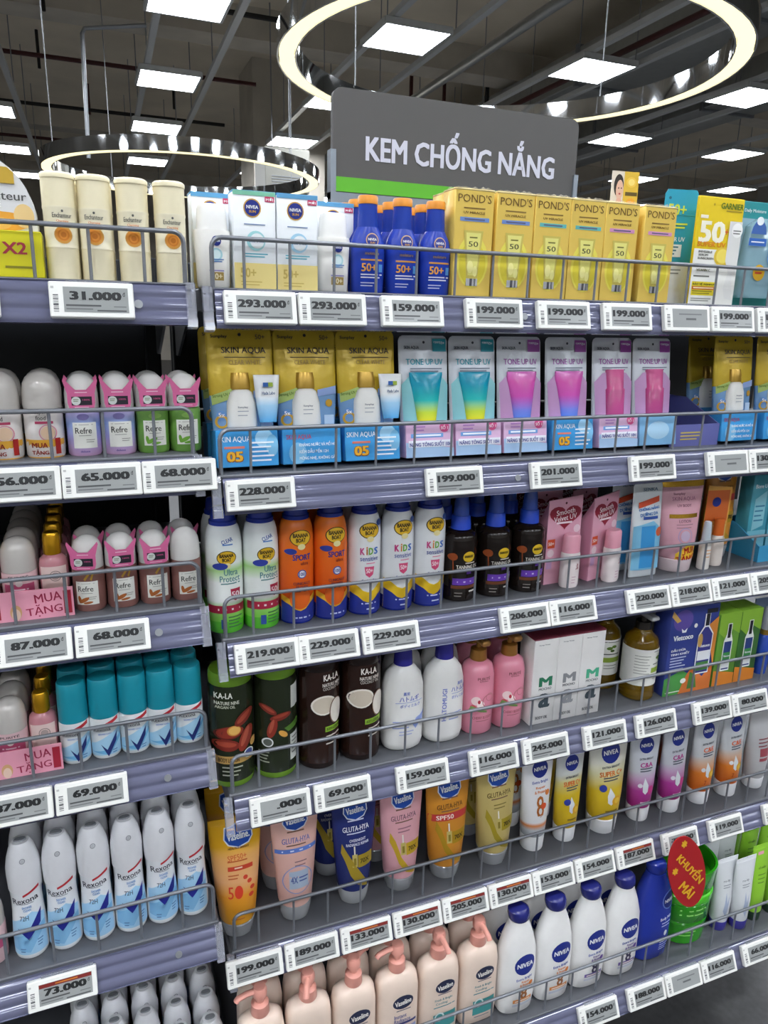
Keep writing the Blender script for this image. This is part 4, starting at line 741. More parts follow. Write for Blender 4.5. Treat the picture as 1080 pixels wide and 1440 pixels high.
k_hato2 = hato([('T', 'HATOMUGI', -.25, .4, 1.65, .045, '#6f7ec8', 90, .01), ('T', '薬用', .55, .6, .3, .035, '#6f80c8'), ('T', 'ハトムギ', .5, .55, .85, .055, '#5a6cc0', 0, .01), ('R', .1, .505, .9, .51, '#8a98d4'), ('T', 'ボディミルク', .5, .47, .8, .035, '#6f80c8'), ('L', .0, .3, .7, 3, .03, .012, '#9aa6d8')])
W_, H_ = .056, .165
def purite(root):
    w, h = .056, .165
    S = [(0, .023, .022, 2.1), (.004, .027, .0255, 2.1), (.05, .028, .0265, 2.1), (.1, .027, .0255, 2.1), (.115, .023, .022, 2), (.122, .013, .013, 2)]
    G().loft(S, mat('#e48fa4', .12, grain=.03, coat=.3)).build('body', root)
    G().loft([(.122, .0125, .0125, 2), (.123, .0135, .0135, 2), (.14, .0125, .0125, 2), (.142, .008, .008, 2)], mat('#a8763a', .3, .55)).build('collar', root)
    G().loft([(.142, .004, .004, 2), (.152, .004, .004, 2)], mat('#a8763a', .3, .55), 10).build('stem', root)
    G().cbox(-.008, .008, -.026, .009, .152, .162, mat('#b4844a', .3, .5), .003).build('pump_head', root)
    decals(root, .028, .165, surf_of(S), [('T', 'PURITÉ', -.05, .6, .75, .035, '#7a3f44', 0, 0), ('T', 'by Provence', -.05, .57, .5, .018, '#8a5054'), ('O', -.45, .37, .25, .045, '#f4d8d8'), ('O', -.2, .33, .22, .04, '#fae8e6'), ('O', -.6, .3, .15, .03, '#c8505a'), ('O', -.3, .36, .08, .02, '#c03a4a'), ('Q', .3, .36, .42, .12, '#b86a74'), ('Q', .35, .4, .25, .14, '#b86a74'), ('P', [(-.8, .28), (.2, .24), (.2, .26), (-.7, .32)], '#7a9a5a'), ('T', 'CHERRY BLOSSOM', .0, .19, 1.2, .028, '#9a4a54', 0, 0), ('L', -.4, .15, .4, 1, .03, .008, '#b06a74')])
k_purite = Proto('pump_lotion_bottle', 'bottle', purite)
def mbox(c): return carton('body_oil_carton', 'box', .0455, .042, .152, pl('#e6e4e2', .35), [('T', 'M', .12, .5, 1.1, .11, c, 0, .03), ('T', 'MOCHO', .12, .415, 1.05, .03, '#6a6c70'), ('T', 'a', .12, .275, .95, .17, '#3f4a52' if c != '#8a8c90' else '#8a8c90', 0, .03), ('T', 'BODY OIL', .0, .075, 1.0, .035, '#5a5c60', 0, .01), ('T', 'Moringa Therapy', -.2, .93, .9, .016, '#8a8c90')], top=pl('#7a3040', .4))
k_m1, k_m2, k_m3 = mbox('#2f7a5a'), mbox('#8a8c90'), mbox('#4fb08a')
def oilbottle(yrot):
    W, H = .06, .155
    def fn(root):
        S = [(0, .026, .026, 2), (.003, .0295, .0295, 2), (.1, .03, .03, 2), (.112, .027, .027, 2), (.122, .016, .016, 2), (.128, .014, .014, 2)]
        G().loft(S, mat('#96741a', .06, trans=.6, grain=.1, ior=1.4), 32).build('bottle', root)
        G().loft([(.03, .0303, .0303, 2), (.098, .0306, .0306, 2)], pl('#e2e2dc', .45), 32, cb=False, ct=False).build('paper_label', root)
        G().loft([(.128, .0135, .0135, 2), (.141, .013, .013, 2)], mat('#2a2622', .2)).build('collar', root)
        G().loft([(.141, .005, .005, 2), (.15, .005, .005, 2)], mat('#3a3632', .2), 10).build('stem', root)
        G().cbox(-.009, .009, -.03, .009, .15, .158, mat('#c9ccd0', .1, .4), .003).build('pump_head', root)
        dx = yrot
        decals(root, .0306, .155, surf_of([(.03, .0306, .0306, 2), (.1, .0306, .0306, 2)]), [('O', -.15+dx, .53, .18, .02, '#5a7a2a'), ('O', .12+dx, .55, .16, .018, '#5a7a2a'), ('O', .02+dx, .5, .14, .016, '#3f5a20'), ('L', -.5+dx, .45, .5+dx, 1, .02, .012, '#4a4c48'), ('R', -.6+dx, .355, .6+dx, .415, '#8aa33a'), ('L', -.4+dx, .31, .4+dx, 2, .035, .01, '#8a8c86'), ('L', -.5+dx, .6, .5+dx, 1, .03, .01, '#7a7c78')]+([('L', -.85, .55, -.1, 7, .035, .009, '#9a9c96')] if dx > .3 else []))
    return Proto('oil_bottle', 'bottle', fn)
k_oil1, k_oil2 = oilbottle(-.1), oilbottle(.6)
W_, H_ = .118, .166
k_coil = carton('oil_carton', 'box', .108, .04, .166, pl('#34428c', .35), [('P', [(-1, 0), (.0, 0), (.1, .2), (-.3, .28), (-1, .2)], '#4f9a4a'), ('P', [(-.35, 0), (1, 0), (1, .3), (.6, .16), (.1, .3), (-.1, .2)], '#d87838'), ('P', [(.55, .75), (1, .85), (1, .25), (.8, .5)], '#d88a3a'), ('O', -.5, .86, .4, .12, '#5f4f9f'), ('P', [(-.95, .98), (-.6, .86), (-.75, .84), (-1, .92)], '#c8a05a'), ('P', [(.0, .04), (.4, .04), (.3, .2), (.05, .24)], '#4f7f3a'),
    ('T', 'Vietcoco', -.42, .665, .82, .06, '#eef0f4', 0, .03), ('P', [(-.5, .72), (-.34, .72), (-.3, .77), (-.42, .74), (-.54, .77)], '#eef0f4'), ('T', 'DẦU DỪA', -.55, .53, .6, .038, '#eef0f4', 0, .02), ('T', 'TINH KHIẾT', -.47, .485, .78, .038, '#eef0f4', 0, .02), ('L', -.85, .43, -.2, 5, .033, .012, '#c4cae4'),
    ('P', [(.2, .2), (.82, .2), (.84, .66), (.62, .76), (.62, .9), (.4, .9), (.4, .76), (.2, .66)], '#eef0f4'), ('P', [(.24, .215), (.78, .215), (.8, .655), (.58, .745), (.44, .745), (.24, .655)], '#3c3c86'), ('R', .44, .76, .6, .9, '#23252c'), ('R', .46, .9, .92, .95, '#23252c'), ('R', .26, .36, .78, .47, '#e4e6ea'), ('T', 'Vietcoco', .52, .53, .44, .035, '#eef0f4', 0, .02), ('O', .3, .6, .1, .08, '#c8a05a'), ('R', .26, .24, .78, .34, '#4f8a4a'), ('O', .05, .78, .07, .025, '#eef0e8'), ('O', -.2, .15, .12, .03, '#eef0e8'), ('L', -.9, .03, -.3, 1, .02, .012, '#dfe6d8')])
def grnbox(c): return carton('oil_carton', 'box', .05, .045, .142, pl(c, .35), [('P', [(-1, 0), (1, 0), (1, .15), (-1, .22)], '#d8822a'), ('P', [(-1, .75), (-.3, .65), (.2, .78), (1, .7), (1, 1), (-1, 1)], '#8ab83a'), ('P', [(-.42, .2), (.42, .2), (.42, .62), (.2, .72), (.2, .86), (-.2, .86), (-.2, .72), (-.42, .62)], '#e8ece6'), ('P', [(-.34, .22), (.34, .22), (.34, .61), (-.34, .61)], '#2c3f7a'), ('R', -.14, .66, .14, .85, '#22242c'), ('R', -.34, .36, .34, .46, '#3f8a4a'), ('T', 'Vietcoco', 0, .41, .56, .03, '#eef0f4'), ('R', -.34, .24, .34, .33, '#dfe2e4')], top=pl('#8fc23c', .35))
k_grn1, k_grn2 = grnbox('#6fa83a'), grnbox('#3f7434')
def vial(root):
    G().prism([(-.028, 0), (.028, 0), (.028, .15), (-.028, .15)], .008, .01, pl('#5f6f8a', .3)).build('backing_card', root, smooth=0)
    G().loft([(.0, .012, .009, 2), (.02, .014, .0105, 2), (.075, .014, .0105, 2), (.08, .009, .008, 2)], mat('#2f4fae', .1, .2)).build('bottle', root)
    G().loft([(.08, .0105, .009, 2), (.09, .0105, .009, 2)], mat('#b08a3a', .25, .6)).build('collar', root)
    G().loft([(.09, .0095, .0085, 2), (.13, .009, .008, 2), (.133, .007, .006, 2)], m_clearcap).build('cap', root)
k_vial = Proto('serum_blister', 'pack', vial)
# ---- lowest shelf
def pumpbottle(nozzle, items):
    W, H = .079, .155
    def fn(root):
        S = [(0, .032, .018, 3), (.004, .0355, .021, 3.4), (.03, .037, .022, 3.4), (.125, .0365, .0215, 3.4), (.145, .034, .02, 3), (.153, .027, .016, 2.5), (.157, .014, .013, 2.1)]
        bo = G().loft(S, pl('#e2cdbd', .35), 36).build('body', root)
        PK = pl('#dd9a8c', .35)
        G().loft([(.157, .0135, .0135, 2), (.159, .0145, .0145, 2), (.176, .0135, .0135, 2), (.179, .009, .009, 2)], PK).build('collar', root)
        G().loft([(.179, .0065, .0065, 2), (.193, .006, .006, 2)], PK, 14).build('stem', root)
        a = math.radians(nozzle); dx, dy = math.cos(a), math.sin(a)
        g = G(); vs = []
        G().loft([(.19, .011, .011, 2), (.2, .0115, .0115, 2), (.206, .009, .009, 2)], PK, 18).build('pump_head', root)
        G().tube([(0, 0, .199), (dx*.02, dy*.02, .2), (dx*.034, dy*.034, .197), (dx*.037, dy*.037, .193)], .0048, PK, 8).build('nozzle', root)
        decals(bo, .037, .155, surf_of(S), items)
    return Proto('pump_lotion_bottle', 'bottle', fn)
A6 = .0395/.155
def vdark(cx, cz, s): return [('O', cx, cz, .5*s, .34*s*A6*1.0, '#2a2f4a'), ('T', 'Vaseline', cx, cz, .8*s, .22*s*A6*1.2, '#f0ece6', 5, .02)]
it1 = vdark(.12, .68, 1.0)+[('L', -.2, .57, .5, 1, .02, .012, '#6a6a78'), ('T', 'Instant', .0, .5, .6, .05, '#4f5a94', 0, 0), ('T', 'Radiance', .1, .44, .8, .05, '#4f5a94', 0, 0), ('R', -.3, .38, .8, .41, '#3a4078'), ('R', .2, .2, .8, .34, '#8f9ac8'), ('L', -.2, .25, .1, 3, .04, .012, '#7a7a88')]
it2 = vdark(.15, .7, .98)+[('L', -.2, .6, .5, 1, .02, .012, '#6a6a78'), ('T', 'Fresh & Bright', .1, .53, .9, .04, '#3f8a94', 0, 0), ('T', 'Cooling', .0, .48, .6, .04, '#3f8a94', 0, 0), ('L', -.4, .43, .7, 1, .02, .012, '#3f8a94'), ('R', -.4, .14, .75, .34, '#3f9090'), ('Q', -.1, .3, .25, .3, '#dfeeee'), ('L', -.3, .1, .5, 1, .03, .012, '#7a7a88')]
k_vp_l, k_vp_f, k_vp_b, k_vp_f2 = pumpbottle(185, it1), pumpbottle(250, it1), pumpbottle(35, it1), pumpbottle(270, it2)
def nivlot(body, items, cap, h=.216, w=.0765):
    def fn(root):
        k = h/.212; q = w/.082
        S = [(0, .03, .02, 2.6), (.004, .0365, .0245, 2.6), (.03, .04, .027, 2.5), (.08, .041, .0275, 2.4), (.125, .0385, .026, 2.3), (.152, .0315, .022, 2.2), (.168, .0255, .0195, 2.1), (.178, .0205, .0175, 2), (.186, .0195, .017, 2)]
        S = [(z*k, a*q, b*q, p) for z, a, b, p in S]
        bo = G().loft(S, body, 36).build('body', root)
        G().loft([(.186*k, .0175, .0155, 2), (.189*k, .0195, .017, 2), (.198*k, .0205, .0175, 2, -.0015), (.206*k, .019, .016, 2, -.003), (.2095*k, .0135, .011, 2, -.004)], cap).build('cap', root)
        decals(bo, .041*q, h, surf_of(S), items)
    return Proto('body_lotion_bottle', 'bottle', fn)
AN = .041/.212
def eight(c, c2): return roundel(.12, .5, .55, AN)+[('T', 'Extra Bright', .12, .365, .85, .032, '#4f62b0', 4, .01), ('T', 'Repair', .2, .33, .45, .026, c), ('T', '& Protect', .2, .3, .6, .026, c), ('T', '8', .15, .215, .36, .12, '#9a6030' if c == '#e0823a' else '#2f2a4a', 0, .01), ('C', .5, .3, .12, c), ('R', -.4, .13, .6, .165, c2), ('L', -.3, .14, .5, 1, .02, .012, '#f4e6da'), ('R', -.4, .09, .6, .115, '#c8ccd8')]
m_lot = pl('#e6e5e3', .28); m_ncap = pl('#23276e', .25)
k_nl_o = nivlot(m_lot, eight('#e0823a', '#e0904a'), m_ncap); k_nl_p = nivlot(m_lot, eight('#6a4a9a', '#6f5a9f'), m_ncap)
k_nl_b = nivlot(pl('#22359a', .22), roundel(.45, .62, .38, AN, col='#17267c', ring='#5f78c8')+[('T', 'Body Milk', .35, .44, .7, .04, '#d8def4', 4, .005), ('L', .1, .39, .65, 2, .03, .01, '#a8b4e4'), ('O', .4, .28, .1, .03, '#dfe6f6'), ('T', '5in1', .35, .2, .5, .03, '#dfe6f6'), ('L', .1, .16, .65, 3, .025, .009, '#a8b4e4')], pl('#22359a', .22), .216, .084)
def geltub(root):
    m1, m2 = mat('#35a81e', .1, trans=.25, grain=.05), mat('#4fc02c', .12, grain=.04)
    S = [(0, .046, .046, 2.2), (.004, .052, .052, 2.2), (.05, .055, .055, 2.2), (.053, .052, .052, 2.2), (.057, .056, .056, 2.2), (.095, .057, .057, 2.2), (.098, .054, .054, 2.2)]
    bo = G().loft(S, m1, 36).build('jar_body', root)
    G().loft([(.098, .0575, .0575, 2.2), (.101, .059, .059, 2.2), (.114, .059, .059, 2.2), (.117, .056, .056, 2.2)], m2, 36).build('lid', root)
    G().loft([(.117, .054, .054, 2.2), (.12, .057, .057, 2.2), (.168, .06, .06, 2.2), (.172, .0605, .0605, 2.2), (.172, .056, .056, 2.2), (.14, .053, .053, 2.2)], m1, 36).build('open_cup', root)
    decals(bo, .055, .105, surf_of(S), [('L', -.7, .8, .3, 2, .1, .03, '#8fdc6a'), ('L', -.6, .3, .0, 2, .08, .025, '#8fdc6a')])
k_tub = Proto('gel_tub', 'jar', geltub)
def ovalcard(root):
    n = 36; pts = [(.09*math.cos(2*PI*k/n), .040*math.sin(2*PI*k/n)) for k in range(n)]
    c_ = G().prism(pts, -.001, .001, mat('#b01c22', .35)).build('card', root, smooth=0)
    G().tube([(-.06, .001, .0), (-.06, .022, .0)], .003, m_clear, 8).build('clip', root)
    decals(c_, .086, .086, flat_surf(-.001), [('T', 'KHUYẾN', -.05, .13, 1.15, .27, '#e8b42a', 20, .02), ('T', 'MÃI', .45, -.1, .55, .27, '#e8b42a', 20, .02), ('T', '*', -.8, .1, .18, .16, '#e8b42a', 0, .04), ('T', '*', -.25, -.28, .18, .16, '#e8b42a', 0, .04)], flat=True)
k_oval = Proto('promotion_card', 'card', ovalcard)
k_wtube = squeeze('face_wash_tube', .054, .165, pl('#d9dcdf', .3), pl('#39348a', .3), [('T', 'ro-lẹ', -.1, .7, .6, .04, '#6a7078', 0, 0), ('L', -.4, .64, .3, 2, .03, .01, '#8a9098'), ('P', [(-.3, .3), (-.1, .55), (.0, .4), (.2, .5), (.1, .3), (-.05, .2)], '#a8b4cc')], capw=.66, caph=.13)
k_gtube = squeeze('face_wash_tube', .05, .178, pl('#93cc3a', .3), pl('#1c3524', .35), [('T', 'cỏ mềm', .0, .72, .8, .04, '#3f6a1e', 0, 0), ('R', -.5, .88, .1, .92, '#e4a0b0'), ('L', -.4, .62, .4, 3, .05, .012, '#5f8a2a')], capw=.66, caph=.12)
k_wgtube = squeeze('face_wash_tube', .05, .165, pl('#dfe6dc', .3), pl('#4f7a3a', .3), [('L', -.5, .8, .4, 3, .05, .014, '#7aa05a'), ('O', 0, .5, .3, .06, '#b8d49a')], capw=.66, caph=.12)
# ---- deodorant bay
W_, H_ = .0352, .1105; A = W_/2/H_
def ench(root):
    CR = pl('#eee4c2', .4); CR2 = pl('#f0e8cc', .4); w, h = W_E/2, H_E
    def ribbed(z0, z1, r, n=26):
        g = G(); vs = []; fs = []
        for z in (z0, z1):
            for k in range(n*2): a = PI*k/n; rr = r*(1 if k % 2 else .965); vs.append((rr*math.cos(a), rr*math.sin(a), z))
        N = 2*n; fs = [(k, (k+1) % N, N+(k+1) % N, N+k) for k in range(N)]+[tuple(range(N-1, -1, -1)), tuple(range(N, 2*N))]
        return g.add(vs, fs, CR)
    ribbed(0, .3*h, w*.98).build('ribbed_base', root, smooth=60)
    S = [(.3*h, w, w, 2), (.315*h, w*1.0, w*1.0, 2), (.33*h, w*.97, w*.97, 2), (.655*h, w*.97, w*.97, 2), (.67*h, w, w, 2), (.685*h, w, w, 2)]
    G().loft(S, CR2).build('body', root)
    ribbed(.685*h, .955*h, w*.98).build('ribbed_cap', root, smooth=60)
    G().loft([(.945*h, w*1.02, w*1.02, 2), (.975*h, w*1.03, w*1.03, 2), (.99*h, w*.99, w*.99, 2), (1.0*h, w*.9, w*.9, 2)], CR).build('cap_rim', root)
    decals(root, w, h, surf_of([(.3*h, w*.98, w*.98, 2), (.7*h, w*.98, w*.98, 2)]), [('T', 'Enchanteur', 0, .6, 1.1, .045, '#5a5a54', 0, 0), ('O', .02, .64, .07, .012, '#5a5a54'), ('T', 'Charming', 0, .545, .7, .028, '#d87a3a', 0, 0), ('C', 0, .42, .52, '#e0a24a'), ('C', -.02, .425, .42, '#e8983a'), ('Q', 0, .42, .34, .25, '#d8822a'), ('C', .0, .42, .16, '#d07a24'), ('O', .15, .5, .4, .02, '#eac878')])
W_E, H_E = .0352, .1105
k_ench = Proto('shower_gel_bottle', 'bottle', ench)
def gift(root):
    w, h = .1, .122
    pts = [(-w/2, .03), (w/2, .03)]+[(w/2*math.cos(a), .055+.067*math.sin(a)) for a in [PI*k/16 for k in range(17)]]
    G().prism(pts, -.012, .02, pl('#dcdcdc', .35)).build('carton', root, smooth=30)
    G().cbox(-w/2-.004, w/2+.003, -.02, .026, 0, .048, pl('#d6cf1e', .4), .001).build('yellow_sleeve', root, smooth=0)
    G().prism([(-w/2*.5, .095), (w/2*.62, .095), (w/2*.62, .106), (w/2*.5, .111), (-w/2*.5, .111)], -.0135, -.0121, pl('#c9a53a', .35)).build('gold_window', root, smooth=0)
    decals(root, w/2, h, flat_surf(-.012), [('T', 'Enchanteur', .18, .68, 1.3, .07, '#5a5a5a', 0, 0), ('T', 'WHITE', .05, .61, .55, .05, '#f6f6f4'), ('O', .3, .47, .6, .08, '#e8a43a'), ('O', .1, .45, .4, .06, '#eab85a'), ('O', .75, .52, .2, .1, '#e8c88a'), ('T', 'X2', .3, .86, .2, .05, '#7a5a1a')], flat=True)
    decals(root, w/2, .048, flat_surf(-.02), [('T', 'Tặng X2', .05, .6, 1.4, .36, '#b03a4a', 0, .015), ('L', .3, .2, .9, 1, .1, .05, '#8a8420')], flat=True)
k_gift = Proto('gift_pack', 'box', gift)
def rollon(body, items, capm, w=.038, h=.0945, neck=None, base=None, tag_card=False):
    def fn(root):
        r = w/2
        S = [(0, r*.9, r*.86, 2.2), (.03*h, r*.99, r*.94, 2.2), (.55*h, r, r*.95, 2.2), (.57*h, r*.93, r*.9, 2.1)]
        bo = G().loft(S, body, 30).build('body', root)
        C_ = [(.575*h, r*.97, r*.93, 2), (.6*h, r*.98, r*.94, 2), (.76*h, r*.97, r*.93, 2), (.86*h, r*.9, r*.87, 2), (.93*h, r*.74, r*.72, 2), (.975*h, r*.5, r*.49, 2), (.995*h, r*.24, r*.23, 2), (1*h, r*.08, r*.08, 2)]
        G().loft(C_, capm, 30).build('cap', root)
        decals(bo, r, h, surf_of(S), items)
        if tag_card:
            PKM = pl('#de6fa0', .4); y = -r*.985
            lobes = [(-.78, .66), (-.7, .6), (-.5, .585), (.5, .585), (.7, .6), (.78, .66), (.78, .78), (.98, .93), (.93, .965), (.5, .86), (.3, .82), (-.3, .82), (-.5, .86), (-.93, .965), (-.98, .93), (-.78, .78)]
            nc = G().prism([(x*r, q*h) for x, q in lobes], y-.0009, y, PKM).build('neck_card', root, smooth=0)
            decals(nc, r, h, flat_surf(y-.0009), [('R', -.55, .635, .6, .74, '#2a2630'), ('C', -.3, .6875, .26, '#d8dcd8'), ('L', -.45, .7, -.15, 2, .02, .01, '#8a9a7a'), ('T', '100%', .28, .7, .42, .02, '#c85a8a'), ('L', -.35, .785, .35, 1, .02, .01, '#f4cfe0'), ('L', -.4, .605, .4, 1, .02, .008, '#f4cfe0')], flat=True)
    return Proto('roll_on_bottle', 'roll-on', fn)
def refre(leafcol): return [('R', -.62, .1, .72, .42, '#e2e2da'), ('Q', .05, .26, .0, .5, '#e2e2da') if False else ('L', -.5, .39, .55, 1, .02, .006, '#9a9a94'), ('T', 'Refre', -.02, .32, .95, .075, '#2f3430', 0, .0), ('L', -.3, .255, .4, 1, .02, .006, '#7a7a76'), ('L', .1, .2, .6, 2, .025, .008, '#8a8a84'), ('E', -.15, .165, .36, .13, 28, leafcol), ('E', -.42, .175, .26, .1, 100, leafcol), ('E', .1, .13, .3, .08, 8, leafcol)]
m_wc = pl('#e4e2de', .25); m_pearl = mat('#cfcac4', .25, .1, grain=.03)
k_ref_l = rollon(mat('#a8a2d0', .3, grad=[(0, '#c8a0c4'), (.4, '#a09cd4'), (.7, '#8fa8dc'), (1, '#b8a8d4')], grain=.02), refre('#d8d4e4')[:5]+[('T', 'deluxe', .0, .06, .55, .025, '#5a4f94'), ('O', .0, .49, .35, .04, '#8f86c4')], m_wc, tag_card=True)
k_ref_g = rollon(pl('#6a9a44', .3), refre('#6fa83a')+[('O', .1, .48, .4, .035, '#8ab85a')], m_wc, tag_card=True)
k_ref_b = rollon(pl('#8a5f58', .3), refre('#a8602a')+[('P', [(-.1, .45), (.3, .56), (.35, .53), (.0, .43)], '#c89a3a'), ('P', [(.3, .45), (.5, .56), (.55, .53), (.4, .43)], '#c89a3a')], m_wc, tag_card=True)
k_ref_p = rollon(pl('#8a5f58', .3), refre('#a8602a'), m_wc)
k_food = rollon(pl('#dcd6d2', .3), [('T', 'super', -.1, .53, .55, .045, '#3f3f3f', 0, 0), ('T', 'food', -.1, .475, .5, .05, '#3f3f3f', 0, 0), ('R', -.4, .405, .5, .435, '#a83a5a'), ('Q', .2, .3, .45, .12, '#d88a9a'), ('C', .2, .3, .36, '#e8c8a8'), ('R', -.95, .0, .95, .22, '#e0a83a'), ('T', 'MUA', -.25, .155, .8, .06, '#8a2f1e', 0, .02), ('T', 'TẶNG', -.25, .07, .85, .075, '#8a2f1e', 0, .02), ('T', '1', .65, .14, .25, .19, '#a8241e', 0, .03)], m_pearl, w=.0425, h=.098)
k_pur = rollon(pl('#dcb8bc', .3), [('T', 'PURITÉ', .0, .53, 1.1, .04, '#4a4044', 0, 0), ('R', -.8, .25, .8, .44, '#c8567e'), ('L', -.5, .36, .5, 2, .05, .02, '#f0d0dc'), ('C', 0, .45, .2, '#e8d8d8')], m_pearl, w=.04, h=.098)
W_, H_ = .0335, .1
k_mist = bottle('body_mist_bottle', 'bottle', W_, H_, [('body', mat('#d8929c', .1, trans=.2, grain=.03), [(0, .9, .8, 2.3), (.02, 1, .88, 2.3), (.6, 1, .88, 2.3), (.68, .9, .8, 2.2), (.73, .55, .55, 2)]), ('gold_cap', mat('#d09a1e', .22, .7), [(.73, .58, .58, 2), (.75, .62, .62, 2), (.97, .6, .6, 2), (1, .5, .5, 2)])],
    [('R', -.85, .25, .85, .6, '#ecd2cc'), ('Q', .1, .48, .4, .12, '#8a7a78'), ('C', .1, .48, .28, '#b8a4a0'), ('T', 'PURITÉ', .1, .3, .8, .035, '#4a4044', 0, 0)], ref=['body'])
def bundle(root):
    G().box(-.044, .034, -.001, .001, 0, .037, pl('#eaa0b4', .35)).build('card', root, smooth=0)
    decals(root, .04, .037, flat_surf(-.001), [('T', 'MUA', .15, .72, .75, .3, '#a02a4a', 4, .0), ('T', 'TẶNG', .02, .3, 1.0, .42, '#a02a4a', 4, .0), ('T', '1', .68, .5, .22, .8, '#a8243a', 0, .02), ('O', -.75, .3, .16, .25, '#d8a878'), ('O', -.75, .22, .12, .2, '#e8c8b4')], flat=True)
k_bundle = Proto('gift_card', 'card', bundle)
TEAL = pl('#1c97ab', .35)
def tick(cx, cz, s): return [('P', [(cx-.5*s, cz+.06*s), (cx-.05*s, cz-.14*s), (cx+.55*s, cz+.32*s), (cx+.5*s, cz+.16*s), (cx+.0*s, cz-.3*s)], '#1f2f74')]
W_, H_ = .0375, .112
k_teal = bottle('roll_on_bottle', 'roll-on', W_, H_, [('body', pl('#e8ecee', .25), [(0, .88, .84, 2.2), (.02, .97, .92, 2.2), (.3, 1, .95, 2.2), (.5, 1, .95, 2.2), (.515, .95, .9, 2.2)]), ('cap', TEAL, [(.52, .97, .93, 2.1), (.53, .98, .94, 2.1), (.9, .95, .92, 2.1), (.985, .92, .89, 2.1), (1, .87, .84, 2.1)])],
    [('P', [(-.95, .05), (.95, .05), (.95, .38), (-.95, .2)], '#a8d4ee'), ('P', [(-.95, .1), (.2, .05), (.95, .25), (.95, .3), (.1, .12)], '#6fb4e0'), ('P', [(-.3, .44), (.85, .52), (.85, .48), (-.2, .4)], '#c8303a'), ('T', 'Rexona', -.2, .39, 1.1, .05, '#23283a', 2, 0), ('T', 'SHOWER CLEAN', -.05, .33, .85, .02, '#4f7fc8'), ('P', [(-.35, .2), (.05, .12), (.75, .34), (.68, .22), (.1, .03)], '#1f2f74'), ('L', .4, .1, .7, 2, .03, .012, '#5f8fc0')], ref=['body'])
W_, H_ = .0435, .178
k_spray = bottle('deodorant_spray_can', 'spray can', W_, H_, [('can', pl('#edf0f4', .22), [(0, .88, .88, 2), (.01, .95, .95, 2), (.04, 1, 1, 2), (.22, 1.0, 1.0, 2), (.4, .9, .9, 2), (.5, .88, .88, 2), (.56, .9, .9, 2), (.6, .94, .94, 2)]),
    ('cap', pl('#e6e7eb', .3), [(.6, .955, .955, 2), (.72, .99, .99, 2), (.78, .98, .98, 2), (.86, .88, .88, 2), (.93, .72, .72, 2), (.975, .55, .55, 2), (.985, .5, .48, 2)]), ('actuator', pl('#85888e', .35), [(.985, .36, .22, 2.4), (.995, .32, .18, 2.4)])],
    [('P', [(-.93, .05), (.93, .05), (.9, .36), (.3, .42), (-.9, .33)], '#a6d2f0'), ('P', [(-.93, .1), (0, .07), (.9, .26), (.9, .3), (.0, .13), (-.9, .2)], '#84bce4'), ('P', [(-.1, .58), (.8, .635), (.8, .61), (-.1, .56)], '#c8303a'), ('T', 'Rexona', .0, .53, 1.4, .052, '#23283a', 4, 0), ('L', -.5, .495, .45, 1, .02, .004, '#4a5060'), ('T', 'SHOWER', .05, .465, .55, .02, '#4f8fcc'), ('T', 'CLEAN', .05, .44, .42, .02, '#4f8fcc'), ('T', '72H', -.15, .375, .5, .04, '#2f3a5a', 0, -.005), ('P', [(-.6, .29), (-.2, .26), (.05, .27), (.78, .42), (.7, .3), (-.02, .19)], '#22298a'), ('L', -.55, .1, -.25, 2, .025, .01, '#5f86b8'), ('L', .45, .16, .75, 3, .025, .01, '#5f86b8'), ('Q', .1, .87, .16, .3, '#9a9da4'), ('C', .1, .87, .1, '#c4c6cc')], ref=['can', 'cap'])

k_glu_or3 = gluta(pl('#cf8a2c', .3), '#5a3a14', '#b08a1e', [('R', -.9, .575, .9, .64, '#c23a3a'), ('T', 'SPF50', -.25, .607, .75, .04, '#f4e4d8')], w=.076, h=.182)

# ================================================================== the goods: places
def row(kinds, xs, y, z, labels, group=None, **k):
    for kd, x, l in zip(kinds, xs, labels): kd.put(x, y, z, l, group=group, **k)
# ---- top shelf, sunscreen bay
z = SZ('R', 1)
k_fluid.put(.1487, .05, z, 'small white fluid sunscreen bottle at the bay post', group='white fluid bottles')
k_fluid.put(.2985, .05, z, 'small white fluid sunscreen bottle beside the blue bottles', group='white fluid bottles')
k_sunbox_b.put(.1545, .09, z, 'white carton with blue top standing behind the first fluid bottle')
k_sunbox_b.put(.2490, .05, z, 'white sunscreen carton with blue edge and round navy logo')
k_sunbox_g.put(.1968, .05, z, 'white sunscreen carton with green edge and round navy logo')
k_sunbox_b.put(.3095, .09, z, 'white carton with blue top standing behind the second fluid bottle')
for j, y in enumerate((.048, .085, .122)):
    for i, x in enumerate((.3442, .3917, .4387)):
        k_bluesun.put(x, y, z, f'blue sunscreen bottle with orange cap top, {ORD[i]} from the white carton, ' + ('front row' if j == 0 else f'{ORD[j]} row back'), group='blue sunscreen bottles')
gx = [.4873, .5498, .6090, .6672, .7256, .7937]
gk = [k_gold_b, k_gold_b, k_gold_t, k_gold_t, k_gold_p, k_gold_p]
bn = ['blue', 'blue', 'teal', 'teal', 'pink', 'pink']
gl = ['beside the blue bottles', 'second in the row', 'beside a blue banded one', 'beside a pink banded one', 'beside a teal banded one', 'standing alone at the end']
for i in range(6):
    gk[i].put(gx[i], .05, z, f'gold serum carton with a {bn[i]} band, {gl[i]}', group='gold serum cartons')
    gk[i].put(gx[i]+.004, .092, z, f'gold serum carton with a {bn[i]} band in the back row behind the {ORD[i]} gold box', group='gold serum cartons')
